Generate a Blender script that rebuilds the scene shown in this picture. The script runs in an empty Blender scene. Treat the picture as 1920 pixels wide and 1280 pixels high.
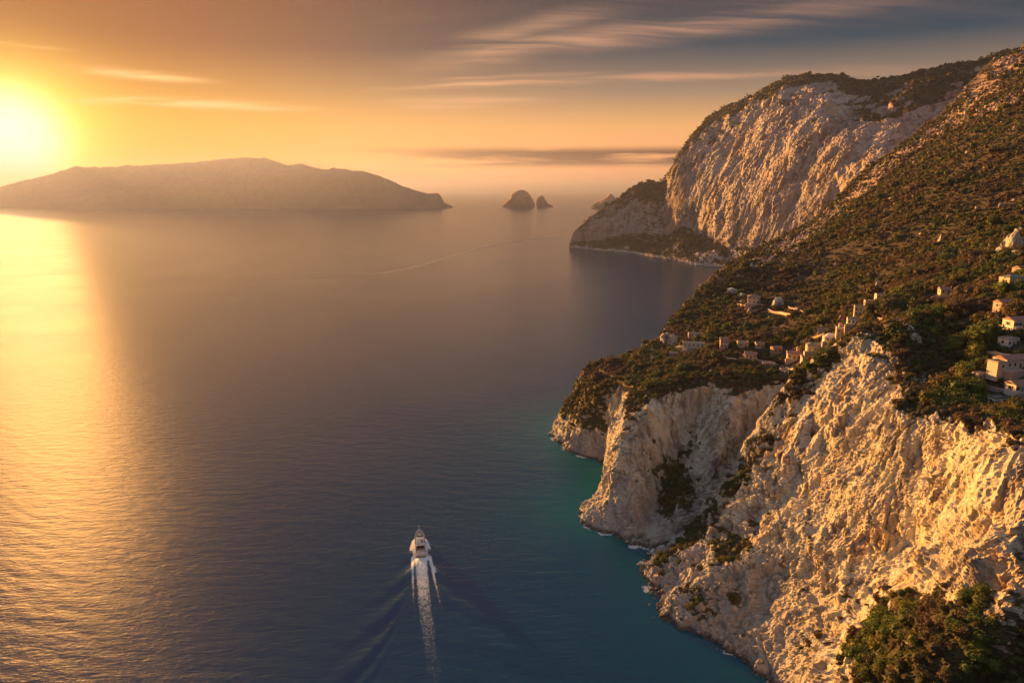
import bpy, math, random
import numpy as np
from mathutils import Vector, Matrix
from mathutils.bvhtree import BVHTree

random.seed(7)
RNG = np.random.default_rng(7)
SC = bpy.context.scene
COL = SC.collection
R = math.radians

# ------------------------------------------------------------------ camera
H = 180.0
PITCH = R(12.4)
cam_d = bpy.data.cameras.new('camera')
cam_d.sensor_width = 36
cam_d.lens = 24.0
cam_d.clip_start = 1
cam_d.clip_end = 200000
cam = bpy.data.objects.new('camera', cam_d)
cam.location = (0, 0, H)
cam.rotation_euler = (R(90) - PITCH, 0, 0)
COL.objects.link(cam)
SC.camera = cam

# ------------------------------------------------------------------ sky, sun, exposure
SUN_EL, SUN_AZ = R(3.3), R(-35.2)          # azimuth measured from +Y, clockwise positive
SUND = Vector((math.sin(SUN_AZ) * math.cos(SUN_EL), math.cos(SUN_AZ) * math.cos(SUN_EL), math.sin(SUN_EL)))
EXPOSURE = 2.92
SUN_STRENGTH = 5.0
SKY_GAIN = 0.092
HAZE_DENSITY = 0.66e-4

world = bpy.data.worlds.new('World')
SC.world = world
world.use_nodes = True
try:
    world.cycles.sampling_method = 'MANUAL'
    world.cycles.sample_map_resolution = 1024
except Exception:
    pass


class NT:
    """small helper to write node trees"""
    def __init__(self, tree):
        self.t = tree
        self.n = tree.nodes
        self.l = tree.links

    def new(self, typ, **kw):
        nd = self.n.new(typ)
        for k, v in kw.items():
            setattr(nd, k, v)
        return nd

    def put(self, sock, v):
        if v is None:
            return
        if isinstance(v, bpy.types.NodeSocket):
            self.l.new(v, sock)
        else:
            if hasattr(sock, 'default_value'):
                try:
                    sock.default_value = v
                except Exception:
                    sock.default_value = (v, v, v) if not hasattr(v, '__len__') else tuple(v) + (1,)

    def math(self, op, a, b=None, c=None, clamp=False):
        nd = self.new('ShaderNodeMath', operation=op, use_clamp=clamp)
        for i, v in enumerate((a, b, c)):
            if v is not None:
                self.put(nd.inputs[i], v)
        return nd.outputs[0]

    def vmath(self, op, a, b=None, scale=None):
        nd = self.new('ShaderNodeVectorMath', operation=op)
        self.put(nd.inputs[0], a)
        if b is not None:
            self.put(nd.inputs[1], b)
        if scale is not None:
            self.put(nd.inputs['Scale'], scale)
        return nd.outputs['Value'] if op in ('DOT_PRODUCT', 'LENGTH', 'DISTANCE') else nd.outputs[0]

    def mix(self, f, a, b, blend='MIX'):
        nd = self.new('ShaderNodeMix', data_type='RGBA', blend_type=blend)
        self.put(nd.inputs[0], f)
        for s, v in ((nd.inputs[6], a), (nd.inputs[7], b)):
            if isinstance(v, (tuple, list)) and len(v) == 3:
                v = tuple(v) + (1,)
            self.put(s, v)
        return nd.outputs[2]

    def ramp(self, f, stops, interp='LINEAR'):
        nd = self.new('ShaderNodeValToRGB')
        cr = nd.color_ramp
        cr.interpolation = interp
        while len(cr.elements) < len(stops):
            cr.elements.new(0.5)
        for e, (p, c) in zip(cr.elements, stops):
            e.position = p
            e.color = (c, c, c, 1) if not hasattr(c, '__len__') else tuple(c) + (1,)
        self.put(nd.inputs[0], f)
        return nd.outputs[0]

    def maprange(self, v, a, b, c=0.0, d=1.0, smooth=False):
        nd = self.new('ShaderNodeMapRange')
        if smooth:
            nd.interpolation_type = 'SMOOTHSTEP'
        self.put(nd.inputs[0], v)
        for i, x in enumerate((a, b, c, d)):
            nd.inputs[i + 1].default_value = x
        return nd.outputs[0]

    def noise(self, vec, scale, detail=4, rough=0.5, dist=0.0, typ=None):
        nd = self.new('ShaderNodeTexNoise')
        if typ:
            nd.noise_type = typ
        self.put(nd.inputs['Vector'], vec)
        nd.inputs['Scale'].default_value = scale
        nd.inputs['Detail'].default_value = detail
        nd.inputs['Roughness'].default_value = rough
        nd.inputs['Distortion'].default_value = dist
        return nd.outputs['Fac']

    def scaled(self, vec, s, rot=(0, 0, 0)):
        nd = self.new('ShaderNodeMapping')
        self.put(nd.inputs[0], vec)
        nd.inputs['Rotation'].default_value = rot
        nd.inputs['Scale'].default_value = s
        return nd.outputs[0]

    def attr(self, name, out='Fac', typ='GEOMETRY'):
        nd = self.new('ShaderNodeAttribute', attribute_name=name, attribute_type=typ)
        return nd.outputs[out]

    def bump(self, h, strength, dist, normal=None):
        nd = self.new('ShaderNodeBump')
        nd.inputs['Strength'].default_value = strength
        nd.inputs['Distance'].default_value = dist
        self.put(nd.inputs['Height'], h)
        if normal is not None:
            self.put(nd.inputs['Normal'], normal)
        return nd.outputs[0]


def build_sky():
    w = NT(world.node_tree)
    bg = w.n.get('Background')
    tc = w.new('ShaderNodeTexCoord')
    d = w.vmath('NORMALIZE', tc.outputs['Generated'])
    sep = w.new('ShaderNodeSeparateXYZ')
    w.l.new(d, sep.inputs[0])
    x, y, z = sep.outputs
    nish = w.new('ShaderNodeTexSky', sky_type='NISHITA')
    nish.sun_disc = False
    nish.sun_elevation = SUN_EL
    nish.sun_rotation = SUN_AZ
    nish.dust_density = 3.0
    zc = w.math('MAXIMUM', z, -0.02)
    # colours by elevation, away from the sun (elevation as sine, 0 .. 1)
    base = w.ramp(zc, [(0.0, (2.1, 0.75, 0.30)), (0.04, (1.9, 0.76, 0.28)), (0.085, (1.45, 0.70, 0.24)),
                       (0.13, (0.50, 0.34, 0.23)), (0.185, (0.0, 0.075, 0.13)), (0.24, (0.0, 0.045, 0.085)),
                       (0.42, (0.05, 0.16, 0.30)), (0.72, (0.50, 0.55, 0.68)), (1.0, (0.55, 0.60, 0.74))])  # unseen sky above the frame is brightened to fill the shaded rock
    cosang = w.vmath('DOT_PRODUCT', d, tuple(SUND))
    ang = w.math('ARCCOSINE', w.math('MINIMUM', cosang, 0.99999))       # radians
    # the warm side of the sky falls off with the angle from the sun
    horiz = w.vmath('NORMALIZE', w.new('ShaderNodeCombineXYZ').outputs[0])
    warm = w.math('EXPONENT', w.math('MULTIPLY', w.math('POWER', w.math('MULTIPLY', ang, 1 / 0.46), 2.2), -1.0))
    glow = w.math('EXPONENT', w.math('MULTIPLY', w.math('POWER', w.math('MULTIPLY', ang, 1 / 0.056), 1.4), -1.0))
    core = w.math('EXPONENT', w.math('MULTIPLY', w.math('POWER', w.math('MULTIPLY', ang, 1 / 0.024), 1.6), -1.0))
    low = w.math('EXPONENT', w.math('MULTIPLY', w.math('MAXIMUM', zc, 0.0), -6.5))
    c = base
    # towards opposite azimuth the sky cools
    c = w.mix(w.math('MULTIPLY', warm, 0.92), c, w.mix(w.maprange(zc, 0.07, 0.19, 1, 0, True), (0.50, 0.12, 0.01), (1.40, 0.62, 0.01)))
    add = w.vmath('SCALE', (1.0, 0.66, 0.10), scale=w.math('MULTIPLY', glow, 4.0))
    c = w.vmath('ADD', c, add)
    c = w.vmath('ADD', c, w.vmath('SCALE', (1.0, 0.98, 0.9), scale=w.math('MULTIPLY', core, 26.0)))
    # ---- clouds: streaks in a flat layer high above, projected by direction
    den = w.math('ADD', w.math('MAXIMUM', z, 0.0), 0.07)
    px = w.math('DIVIDE', x, den)
    py = w.math('DIVIDE', y, den)
    comb = w.new('ShaderNodeCombineXYZ')
    w.l.new(px, comb.inputs[0])
    w.l.new(py, comb.inputs[1])
    pl = comb.outputs[0]
    warp = w.noise(w.scaled(pl, (0.5, 0.5, 1)), 1.0, 3, 0.5)
    pw = w.vmath('ADD', pl, w.vmath('SCALE', (1, 1, 0), scale=w.math('MULTIPLY', w.math('SUBTRACT', warp, 0.5), 0.7)))
    fib = w.noise(w.scaled(pw, (0.55, 4.2, 1), (0, 0, R(-20))), 1.5, 7, 0.62)
    fib2 = w.noise(w.scaled(pw, (0.9, 2.2, 1), (0, 0, R(12))), 1.6, 6, 0.6)
    total = None
    for (ax, ay, bx, by, wd, st, left) in (
            (-0.70, 4.28, 1.75, 2.85, 0.15, 1.0, 0), (-0.10, 3.80, 2.40, 2.30, 0.34, 0.25, 0), (-0.30, 3.88, 0.75, 2.98, 0.11, 0.75, 0),
            (-1.15, 4.82, 2.1, 4.15, 0.10, 1.0, 0), (-1.1, 5.45, 0.5, 4.95, 0.20, 0.8, 0), (-0.6, 4.5, 0.6, 4.25, 0.05, 0.6, 0), (1.2, 4.35, 3.4, 3.9, 0.14, 0.35, 0),
            (-2.75, 3.30, -2.22, 3.68, 0.035, 1.0, 1), (-2.5, 3.98, -1.80, 4.55, 0.12, 1.0, 1), (-3.1, 4.8, -1.3, 5.55, 0.18, 1.0, 1),
            (-3.6, 4.0, -2.6, 5.4, 0.10, 0.5, 1), (-5.5, 2.2, -3.5, 3.6, 0.25, 0.5, 1)):
        L = math.hypot(bx - ax, by - ay)
        tx, ty = (bx - ax) / L, (by - ay) / L
        rel = w.vmath('SUBTRACT', pw, (ax, ay, 0))
        along = w.vmath('DOT_PRODUCT', rel, (tx / L, ty / L, 0))
        off = w.math('ABSOLUTE', w.vmath('DOT_PRODUCT', rel, (-ty / wd, tx / wd, 0)))
        g = w.math('EXPONENT', w.math('MULTIPLY', w.math('MULTIPLY', off, off), -1.0))
        e = w.math('MULTIPLY', w.maprange(along, -0.05, 0.35, 0, 1, True), w.maprange(along, 0.6, 1.1, 1, 0, True))
        g = w.math('MULTIPLY', w.math('MULTIPLY', g, e), st)
        g = w.math('MULTIPLY', g, w.maprange(fib2 if left else fib, 0.34, 0.66, 0.15, 1.0, True))
        total = g if total is None else w.math('MAXIMUM', total, g)
    # loose veils elsewhere in the same layer
    s1 = w.noise(w.scaled(pw, (0.18, 1.15, 1), (0, 0, R(-22))), 1.0, 6, 0.55)
    veil = w.math('MULTIPLY', w.maprange(s1, 0.55, 0.75, 0, 0.5, True), w.maprange(y, 0.75, 0.3, 0.25, 1, True))
    wisps = w.math('MULTIPLY', w.math('MAXIMUM', total, veil), w.maprange(z, 0.03, 0.09, 0, 1, True))
    ccol = w.mix(w.maprange(z, 0.12, 0.24, 0, 1), (1.15, 0.56, 0.30), (0.55, 0.30, 0.23))
    ccol = w.mix(w.math('MULTIPLY', warm, 0.95), ccol, (1.9, 1.05, 0.38))
    c = w.mix(w.math('MULTIPLY', wisps, 0.9), c, ccol)
    # low dusky bank just above the horizon, right of the sun
    azi = w.math('ARCTAN2', x, y)
    bank_n = w.noise(w.scaled(d, (3.0, 3.0, 38)), 1.6, 5, 0.55)
    band = w.math('MULTIPLY', w.maprange(z, 0.030, 0.040, 0, 1, True), w.maprange(z, 0.052, 0.064, 1, 0, True))
    side = w.math('MULTIPLY', w.maprange(azi, -0.28, 0.02, 0, 1, True), w.maprange(azi, 0.5, 1.0, 1, 0, True))
    bank = w.math('MULTIPLY', w.math('MULTIPLY', band, side), w.maprange(bank_n, 0.40, 0.56, 0, 1, True))
    c = w.mix(w.math('MULTIPLY', bank, 1.0), c, (0.12, 0.03, 0.03))
    c = w.vmath('SCALE', c, scale=SKY_GAIN)
    c = w.vmath('ADD', c, w.vmath('SCALE', nish.outputs[0], scale=0.0006))
    w.put(bg.inputs[0], c)
    bg.inputs[1].default_value = 1.0


build_sky()

sun_d = bpy.data.lights.new('sun', 'SUN')
sun_d.energy = SUN_STRENGTH
sun_d.angle = R(0.6)
sun_d.color = (1.0, 0.44, 0.10)
sun = bpy.data.objects.new('sun', sun_d)
sun.rotation_euler = (-SUND).to_track_quat('-Z', 'Y').to_euler()
sun.location = (-400, 600, 700)
COL.objects.link(sun)

SC.view_settings.view_transform = 'Standard'
SC.view_settings.look = 'None'
SC.view_settings.exposure = EXPOSURE
SC.view_settings.gamma = 1
SC.view_settings.use_curve_mapping = False
SC.render.engine = 'CYCLES'
SC.cycles.use_denoising = True
SC.cycles.max_bounces = 6
SC.cycles.volume_bounces = 0
SC.cycles.diffuse_bounces = 3
SC.cycles.glossy_bounces = 3
SC.cycles.transparent_max_bounces = 12
SC.cycles.sample_clamp_indirect = 0.5
SC.cycles.sample_clamp_direct = 0.16


# ------------------------------------------------------------------ numeric helpers
def W(u, v, y):
    """world point at forward distance y seen at photo position (u, v)"""
    up = 640 - v
    f = 1280 * math.cos(PITCH) + up * math.sin(PITCH)
    zr = up * math.cos(PITCH) - 1280 * math.sin(PITCH)
    t = y / f
    return ((u - 960) * t, y, H + zr * t)


def S(u, v):
    """sea-level point seen at photo position (u, v)"""
    up = 640 - v
    zr = up * math.cos(PITCH) - 1280 * math.sin(PITCH)
    t = H / -zr
    return ((u - 960) * t, (1280 * math.cos(PITCH) + up * math.sin(PITCH)) * t, 0.0)


_perm = np.random.default_rng(11).permutation(256)
_perm = np.concatenate([_perm, _perm, _perm])
_g = np.random.default_rng(12).normal(size=(256, 3))
_g /= np.linalg.norm(_g, axis=1)[:, None]


def pn(p, seed=0):
    p = p + np.array([seed * 17.13, seed * 7.7, seed * 3.31])
    i = np.floor(p).astype(np.int64)
    f = p - i
    u = f * f * f * (f * (f * 6 - 15) + 10)
    i &= 255
    out = np.zeros(len(p))
    for dx in (0, 1):
        wx = u[:, 0] if dx else 1 - u[:, 0]
        for dy in (0, 1):
            wy = u[:, 1] if dy else 1 - u[:, 1]
            for dz in (0, 1):
                wz = u[:, 2] if dz else 1 - u[:, 2]
                h = _perm[_perm[_perm[(i[:, 0] + dx) & 255] + ((i[:, 1] + dy) & 255)] + ((i[:, 2] + dz) & 255)]
                g = _g[h]
                out += wx * wy * wz * (g[:, 0] * (f[:, 0] - dx) + g[:, 1] * (f[:, 1] - dy) + g[:, 2] * (f[:, 2] - dz))
    return out * 1.5


def fbm(p, octv=4, gain=0.5, lac=2.03, seed=0, ridged=False):
    a, s, tot = 1.0, 0.0, 0.0
    q = p.copy()
    for k in range(octv):
        n = pn(q, seed + k)
        if ridged:
            n = 1 - 2.2 * np.abs(n)
        s = s + a * n
        tot += a
        a *= gain
        q = q * lac
    return s / tot


def facets(p, seed=0):
    """blocky cells: every cell has its own height and tilt"""
    i0 = np.floor(p).astype(np.int64)
    best = np.full(len(p), 1e9)
    out = np.zeros(len(p))
    for dx in (-1, 0, 1):
        for dy in (-1, 0, 1):
            for dz in (-1, 0, 1):
                c = i0 + np.array([dx, dy, dz])
                h = _perm[(_perm[(_perm[(c[:, 0] + seed) & 255] + c[:, 1]) & 255] + c[:, 2]) & 255]
                ft = c + 0.5 + 0.45 * _g[h]
                d = ((p - ft)**2).sum(axis=1)
                m = d < best
                best = np.where(m, d, best)
                val = (h / 255.0 - 0.5) * 0.9 + ((p - ft) * _g[(h * 7 + 13) & 255]).sum(axis=1) * 1.3
                out = np.where(m, val, out)
    return out


def catmull(P, n):
    """resample control array P (K, ...) with n[k] steps on segment k"""
    K = len(P)
    out = []
    for k in range(K - 1):
        p0 = P[max(k - 1, 0)]
        p1, p2 = P[k], P[k + 1]
        p3 = P[min(k + 2, K - 1)]
        last = k == K - 2
        for s in range(n[k] + (1 if last else 0)):
            t = s / n[k]
            m1, m2 = 0.38 * (p2 - p0), 0.38 * (p3 - p1)
            h = (2 * t**3 - 3 * t**2 + 1) * p1 + (t**3 - 2 * t**2 + t) * m1 + (-2 * t**3 + 3 * t**2) * p2 + (t**3 - t**2) * m2
            out.append(h)
    return np.array(out)


def grid_normals(P):
    du = np.gradient(P, axis=0)
    dv = np.gradient(P, axis=1)
    n = np.cross(du, dv)
    n /= np.linalg.norm(n, axis=2)[:, :, None] + 1e-9
    return n


def smooth2(A, it=1):
    for _ in range(it):
        B = A.copy()
        B[1:-1] = (A[:-2] + 2 * A[1:-1] + A[2:]) / 4
        C = B.copy()
        C[:, 1:-1] = (B[:, :-2] + 2 * B[:, 1:-1] + B[:, 2:]) / 4
        A = C
    return A


def smstep(x, a, b):
    t = np.clip((x - a) / (b - a), 0, 1)
    return t * t * (3 - 2 * t)


def mesh_from_arrays(name, V, F, attrs=None, smooth=True, mats=()):
    me = bpy.data.meshes.new(name)
    V = np.asarray(V, dtype=np.float32)
    F = np.asarray(F, dtype=np.int32)
    me.vertices.add(len(V))
    me.vertices.foreach_set('co', V.ravel())
    k = F.shape[1]
    me.loops.add(F.size)
    me.loops.foreach_set('vertex_index', F.ravel())
    me.polygons.add(len(F))
    me.polygons.foreach_set('loop_start', np.arange(0, F.size, k, dtype=np.int32))
    me.polygons.foreach_set('loop_total', np.full(len(F), k, dtype=np.int32))
    me.polygons.foreach_set('use_smooth', np.full(len(F), smooth))
    for a, v in (attrs or {}).items():
        at = me.attributes.new(a, 'FLOAT', 'POINT')
        at.data.foreach_set('value', np.asarray(v, dtype=np.float32).ravel())
    me.update(calc_edges=True)
    for m in mats:
        me.materials.append(m)
    return me


def grid_faces(nu, nv, flip=False):
    i = np.arange(nu - 1)[:, None] * nv + np.arange(nv - 1)[None, :]
    i = i.ravel()
    f = np.stack([i, i + nv, i + nv + 1, i + 1], axis=1)
    return f[:, ::-1] if flip else f


def link(o, parent=None, **props):
    COL.objects.link(o)
    if parent is not None:
        o.parent = parent
    for k, v in props.items():
        if v is not None:
            o[k] = v
    return o


# ------------------------------------------------------------------ materials
def new_mat(name):
    m = bpy.data.materials.new(name)
    m.use_nodes = True
    t = NT(m.node_tree)
    b = m.node_tree.nodes['Principled BSDF']
    return m, t, b


def rock_material(name, light=(0.56, 0.52, 0.40), mid=(0.34, 0.30, 0.24), dark=(0.12, 0.10, 0.095), scale=1.0,
                  bump=1.0, wet=True):
    m, t, b = new_mat(name)
    geo = t.new('ShaderNodeNewGeometry')
    p = geo.outputs['Position']
    ps = t.scaled(p, (1, 1, 0.42))
    big = t.noise(ps, 0.035 * scale, 5, 0.6)
    streak = t.noise(t.scaled(p, (1, 1, 0.16)), 0.20 * scale, 6, 0.65, 0.6)
    fine = t.noise(ps, 0.75 * scale, 6, 0.7)
    c = t.mix(t.maprange(big, 0.36, 0.62, 0, 1, True), mid, light)
    c = t.mix(t.maprange(fine, 0.35, 0.70), c, t.mix(0.5, c, light))
    c = t.mix(t.math('MULTIPLY', t.maprange(streak, 0.48, 0.64, 0, 1, True), 0.85), c, dark)
    vo = t.new('ShaderNodeTexVoronoi')
    t.put(vo.inputs['Vector'], t.vmath('ADD', t.scaled(p, (1, 1, 0.28)), t.vmath('SCALE', (3.0, 3.0, 3.0), scale=fine)))
    vo.inputs['Scale'].default_value = 0.30 * scale
    sepc = t.new('ShaderNodeSeparateColor')
    t.l.new(vo.outputs['Color'], sepc.inputs[0])
    c = t.mix(t.math('MULTIPLY', t.maprange(sepc.outputs[0], 0.45, 1.0), 0.55), c, t.mix(0.55, c, dark))
    c = t.mix(t.math('MULTIPLY', t.maprange(sepc.outputs[1], 0.6, 1.0), 0.5), c, light)
    blot = t.noise(t.scaled(p, (1, 1, 0.5)), 0.11 * scale, 5, 0.7, 0.8)
    c = t.mix(t.math('MULTIPLY', t.maprange(blot, 0.53, 0.66, 0, 1, True), 0.65), c, (0.20, 0.155, 0.125))
    c = t.mix(t.math('MULTIPLY', t.maprange(fine, 0.36, 0.24, 0, 1, True), 0.55), c, dark)
    # ochre lichen and mineral bands
    och = t.noise(t.scaled(p, (1, 1, 0.3)), 0.07 * scale, 4, 0.6)
    c = t.mix(t.math('MULTIPLY', t.maprange(och, 0.55, 0.68, 0, 1, True), 0.5), c, (0.44, 0.27, 0.12))
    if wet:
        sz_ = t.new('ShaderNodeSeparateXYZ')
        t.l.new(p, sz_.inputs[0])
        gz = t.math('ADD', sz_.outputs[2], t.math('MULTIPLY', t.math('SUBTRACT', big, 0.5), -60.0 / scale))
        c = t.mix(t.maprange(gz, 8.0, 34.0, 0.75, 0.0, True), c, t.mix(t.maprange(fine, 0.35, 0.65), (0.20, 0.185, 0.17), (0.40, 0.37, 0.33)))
    # scrub growing on ledges
    veg = t.attr('veg')
    vn = t.noise(p, 0.35 * scale, 6, 0.7)
    vf = t.maprange(t.math('ADD', veg, t.math('MULTIPLY', t.math('SUBTRACT', vn, 0.5), 1.1)), 0.42, 0.60, 0, 1, True)
    vcol = t.mix(t.maprange(t.noise(p, 0.09 * scale, 4, 0.6), 0.35, 0.65), (0.035, 0.045, 0.018), (0.085, 0.065, 0.035))
    c = t.mix(vf, c, vcol)
    if wet:
        sep = t.new('ShaderNodeSeparateXYZ')
        t.l.new(p, sep.inputs[0])
        zz = t.math('ADD', sep.outputs[2], t.math('MULTIPLY', t.math('SUBTRACT', fine, 0.5), -3.0))
        wf = t.maprange(zz, 0.6, 2.2, 0.85, 0.0, True)
        c = t.mix(wf, c, (0.045, 0.038, 0.035))
    t.put(b.inputs['Base Color'], c)
    b.inputs['Roughness'].default_value = 0.92
    b.inputs['Specular IOR Level'].default_value = 0.2
    hgt = t.math('ADD', t.math('MULTIPLY', t.noise(t.scaled(p, (1, 1, 0.3), (0, R(9), 0)), 0.7 * scale, 8, 0.7, 0.5), 1.0),
                 t.math('MULTIPLY', t.math('ABSOLUTE', t.math('SUBTRACT', t.noise(t.scaled(p, (1, 1, 0.35)), 0.9 * scale, 5, 0.6), 0.5)), 1.2))
    t.put(b.inputs['Normal'], t.bump(hgt, 0.8, 0.8 * bump / scale))
    return m


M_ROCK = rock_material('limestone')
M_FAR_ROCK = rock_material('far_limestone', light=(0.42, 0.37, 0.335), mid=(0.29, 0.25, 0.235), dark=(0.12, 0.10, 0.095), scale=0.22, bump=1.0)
M_ISLAND = rock_material('island_rock', light=(0.34, 0.20, 0.11), mid=(0.32, 0.19, 0.105), dark=(0.29, 0.17, 0.10), scale=0.012, wet=False)


def earth_material():
    m, t, b = new_mat('scrub_earth')
    geo = t.new('ShaderNodeNewGeometry')
    p = geo.outputs['Position']
    a = t.noise(p, 0.12, 6, 0.65)
    f = t.noise(p, 0.9, 6, 0.7)
    c = t.mix(t.maprange(a, 0.35, 0.65), (0.03, 0.03, 0.017), (0.07, 0.052, 0.036))
    c = t.mix(t.math('MULTIPLY', t.maprange(f, 0.50, 0.68), 0.45), c, (0.19, 0.14, 0.105))
    rk = t.attr('rock')
    rf = t.maprange(t.math('ADD', rk, t.math('MULTIPLY', t.math('SUBTRACT', f, 0.5), 0.8)), 0.45, 0.62, 0, 1, True)
    rc = t.mix(t.maprange(t.noise(p, 0.3, 6, 0.7), 0.35, 0.65), (0.24, 0.165, 0.125), (0.42, 0.30, 0.215))
    c = t.mix(rf, c, rc)
    t.put(b.inputs['Base Color'], c)
    b.inputs['Roughness'].default_value = 0.95
    b.inputs['Specular IOR Level'].default_value = 0.15
    t.put(b.inputs['Normal'], t.bump(t.noise(p, 0.6, 8, 0.7), 1.0, 1.2))
    return m


M_EARTH = earth_material()


def leaf_material(name, stops):
    m, t, b = new_mat(name)
    oi = t.new('ShaderNodeObjectInfo')
    geo = t.new('ShaderNodeNewGeometry')
    c = t.ramp(oi.outputs['Random'], stops)
    n = t.noise(geo.outputs['Position'], 0.8, 3, 0.6)
    c = t.mix(t.maprange(n, 0.3, 0.7, 0, 0.6), c, t.mix(0.5, c, (0.13, 0.12, 0.02)))
    patch = t.noise(geo.outputs['Position'], 0.022, 4, 0.6)
    c = t.mix(t.maprange(patch, 0.47, 0.60, 0, 0.85, True), c, (0.085, 0.055, 0.04))
    t.put(b.inputs['Base Color'], c)
    b.inputs['Roughness'].default_value = 0.8
    b.inputs['Specular IOR Level'].default_value = 0.25
    # light filtering through leaves
    tr = t.new('ShaderNodeBsdfTranslucent')
    t.put(tr.inputs[0], c)
    mx = t.new('ShaderNodeMixShader')
    mx.inputs[0].default_value = 0.25
    out = t.n['Material Output']
    t.l.new(b.outputs[0], mx.inputs[1])
    t.l.new(tr.outputs[0], mx.inputs[2])
    t.l.new(mx.outputs[0], out.inputs[0])
    return m


M_LEAF = leaf_material('scrub_leaves', [(0.0, (0.018, 0.042, 0.016)), (0.3, (0.034, 0.066, 0.022)), (0.5, (0.055, 0.085, 0.026)),
                                        (0.66, (0.14, 0.125, 0.02)), (0.75, (0.085, 0.055, 0.038)), (0.9, (0.06, 0.045, 0.03)), (1.0, (0.11, 0.075, 0.05))])
M_LEAF_GREEN = leaf_material('tree_leaves', [(0.0, (0.035, 0.068, 0.016)), (0.4, (0.062, 0.11, 0.02)), (0.8, (0.12, 0.14, 0.022)), (1.0, (0.17, 0.15, 0.025))])


def plain_material(name, col, rough=0.7, noise=0.15, scale=1.5, metallic=0.0, spec=0.4):
    m, t, b = new_mat(name)
    geo = t.new('ShaderNodeNewGeometry')
    n = t.noise(geo.outputs['Position'], scale, 5, 0.65)
    dk = tuple(x * (1 - noise * 2) for x in col)
    t.put(b.inputs['Base Color'], t.mix(t.maprange(n, 0.3, 0.7), dk, col))
    b.inputs['Roughness'].default_value = rough
    b.inputs['Metallic'].default_value = metallic
    b.inputs['Specular IOR Level'].default_value = spec
    return m


M_BARK = plain_material('bark', (0.10, 0.07, 0.05), 0.9)


# ------------------------------------------------------------------ loft of rock faces
def loft(name, ctrl, ncol, nrow, mat, amps, zstretch=0.4, vegfun=None, seed=0, flip=False, freq=1.0):
    C = np.array(ctrl, dtype=float)                     # (cols, rows, 3)
    A = catmull(C, ncol)                                # along columns
    A = np.swapaxes(catmull(np.swapaxes(A, 0, 1), nrow), 0, 1)
    n = grid_normals(A)
    if flip:
        n = -n
    n = smooth2(n, 6)
    n /= np.linalg.norm(n, axis=2)[:, :, None] + 1e-9
    nu, nv = A.shape[:2]
    P = A.reshape(-1, 3)
    N = n.reshape(-1, 3)
    big, med, sml, fin = amps
    q = P * np.array([1, 1, zstretch]) * freq
    # ribs lean a little: shear x by height
    q[:, 0] += P[:, 2] * (0.16 if freq > 0.5 else -0.1) * freq
    warp = np.stack([pn(P * 0.035 * freq, 31 + seed), pn(P * 0.035 * freq, 37 + seed), pn(P * 0.05 * freq, 41 + seed)], axis=1) * 8
    d = big * fbm((q + warp) * np.array([1, 1, 0.5]) / 24.0, 3, 0.5, seed=seed)
    d += big * 0.35 * (fbm((q + warp) * np.array([1, 1, 0.3]) / 17.0, 2, 0.5, seed=seed + 25, ridged=True) - 0.4)
    q1 = q * np.array([1, 1, 0.7])
    d += med * (fbm((q1 + warp * 0.6) / 11.0, 3, 0.6, seed=seed + 5, ridged=True) - 0.4)
    q2 = P * np.array([1, 1, zstretch * 0.55]) * freq
    q2[:, 0] += P[:, 2] * (0.20 if freq > 0.5 else -0.1) * freq
    w2 = np.stack([pn(P * 0.16 * freq, 61 + seed), pn(P * 0.16 * freq, 67 + seed), pn(P * 0.2 * freq, 71 + seed)], axis=1) * 2.2
    rib = fbm((q2 + w2) / 3.4, 4, 0.62, seed=seed + 9, ridged=True)
    d += sml * (rib - 0.4) * (0.55 + 0.6 * smstep(pn(P * np.array([1, 1, 0.4]) * freq / 20.0, 83 + seed), -0.3, 0.4))
    # deep vertical clefts here and there
    cl = 1 - np.abs(pn((P + warp[:, :3] * 0.5) * np.array([1, 1, 0.07]) * freq / 9.0, 87 + seed)) * 9
    d -= med * 0.7 * np.clip(cl, 0, 1) * smstep(pn(P * freq / 30.0, 89 + seed), -0.1, 0.3)
    # ledges: sharp horizontal breaks that come and go
    led = fbm(P * np.array([0.25, 0.25, 1]) * freq / 6.0, 3, 0.55, seed=seed + 12, ridged=True)
    d += 0.55 * sml * np.clip(led - 0.35, 0, 1) * (0.5 + pn(P * freq / 18.0, 77 + seed))
    d += fin * fbm(P * freq / np.array([1.1, 1.1, 1.9]), 3, 0.65, seed=seed + 14, ridged=True)
    rough = 0.25 + 1.15 * smstep(fbm(P * np.array([1, 1, 0.5]) * freq / 16.0, 3, 0.55, seed=seed + 21), -0.25, 0.35)
    d += rough * fin * 1.7 * facets(q1 * np.array([1, 1, 0.8]) / 4.2, seed + 3) + rough * fin * 0.85 * facets(P * np.array([1, 1, 0.27]) * freq / 1.9, seed + 6)
    P2 = P + N * d[:, None]
    # sideways jitter so the creases are not straight along the normals
    P2[:, 2] += sml * 0.6 * pn(P * freq / 5.0, 51 + seed)
    G = P2.reshape(nu, nv, 3)
    n2 = grid_normals(G)
    if flip:
        n2 = -n2
    n2 = smooth2(n2, 2)
    rowpos = np.linspace(0, 1, nv)[None, :].repeat(nu, 0)
    colpos = np.linspace(0, 1, nu)[:, None].repeat(nv, 1)
    veg = vegfun(G, n2, rowpos, colpos) if vegfun else np.zeros((nu, nv))
    me = mesh_from_arrays(name, G.reshape(-1, 3), grid_faces(nu, nv, flip), {'veg': veg}, False, [mat])
    ob = bpy.data.objects.new(name, me)
    link(ob, kind='structure')
    return ob, G, n2, veg


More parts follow.
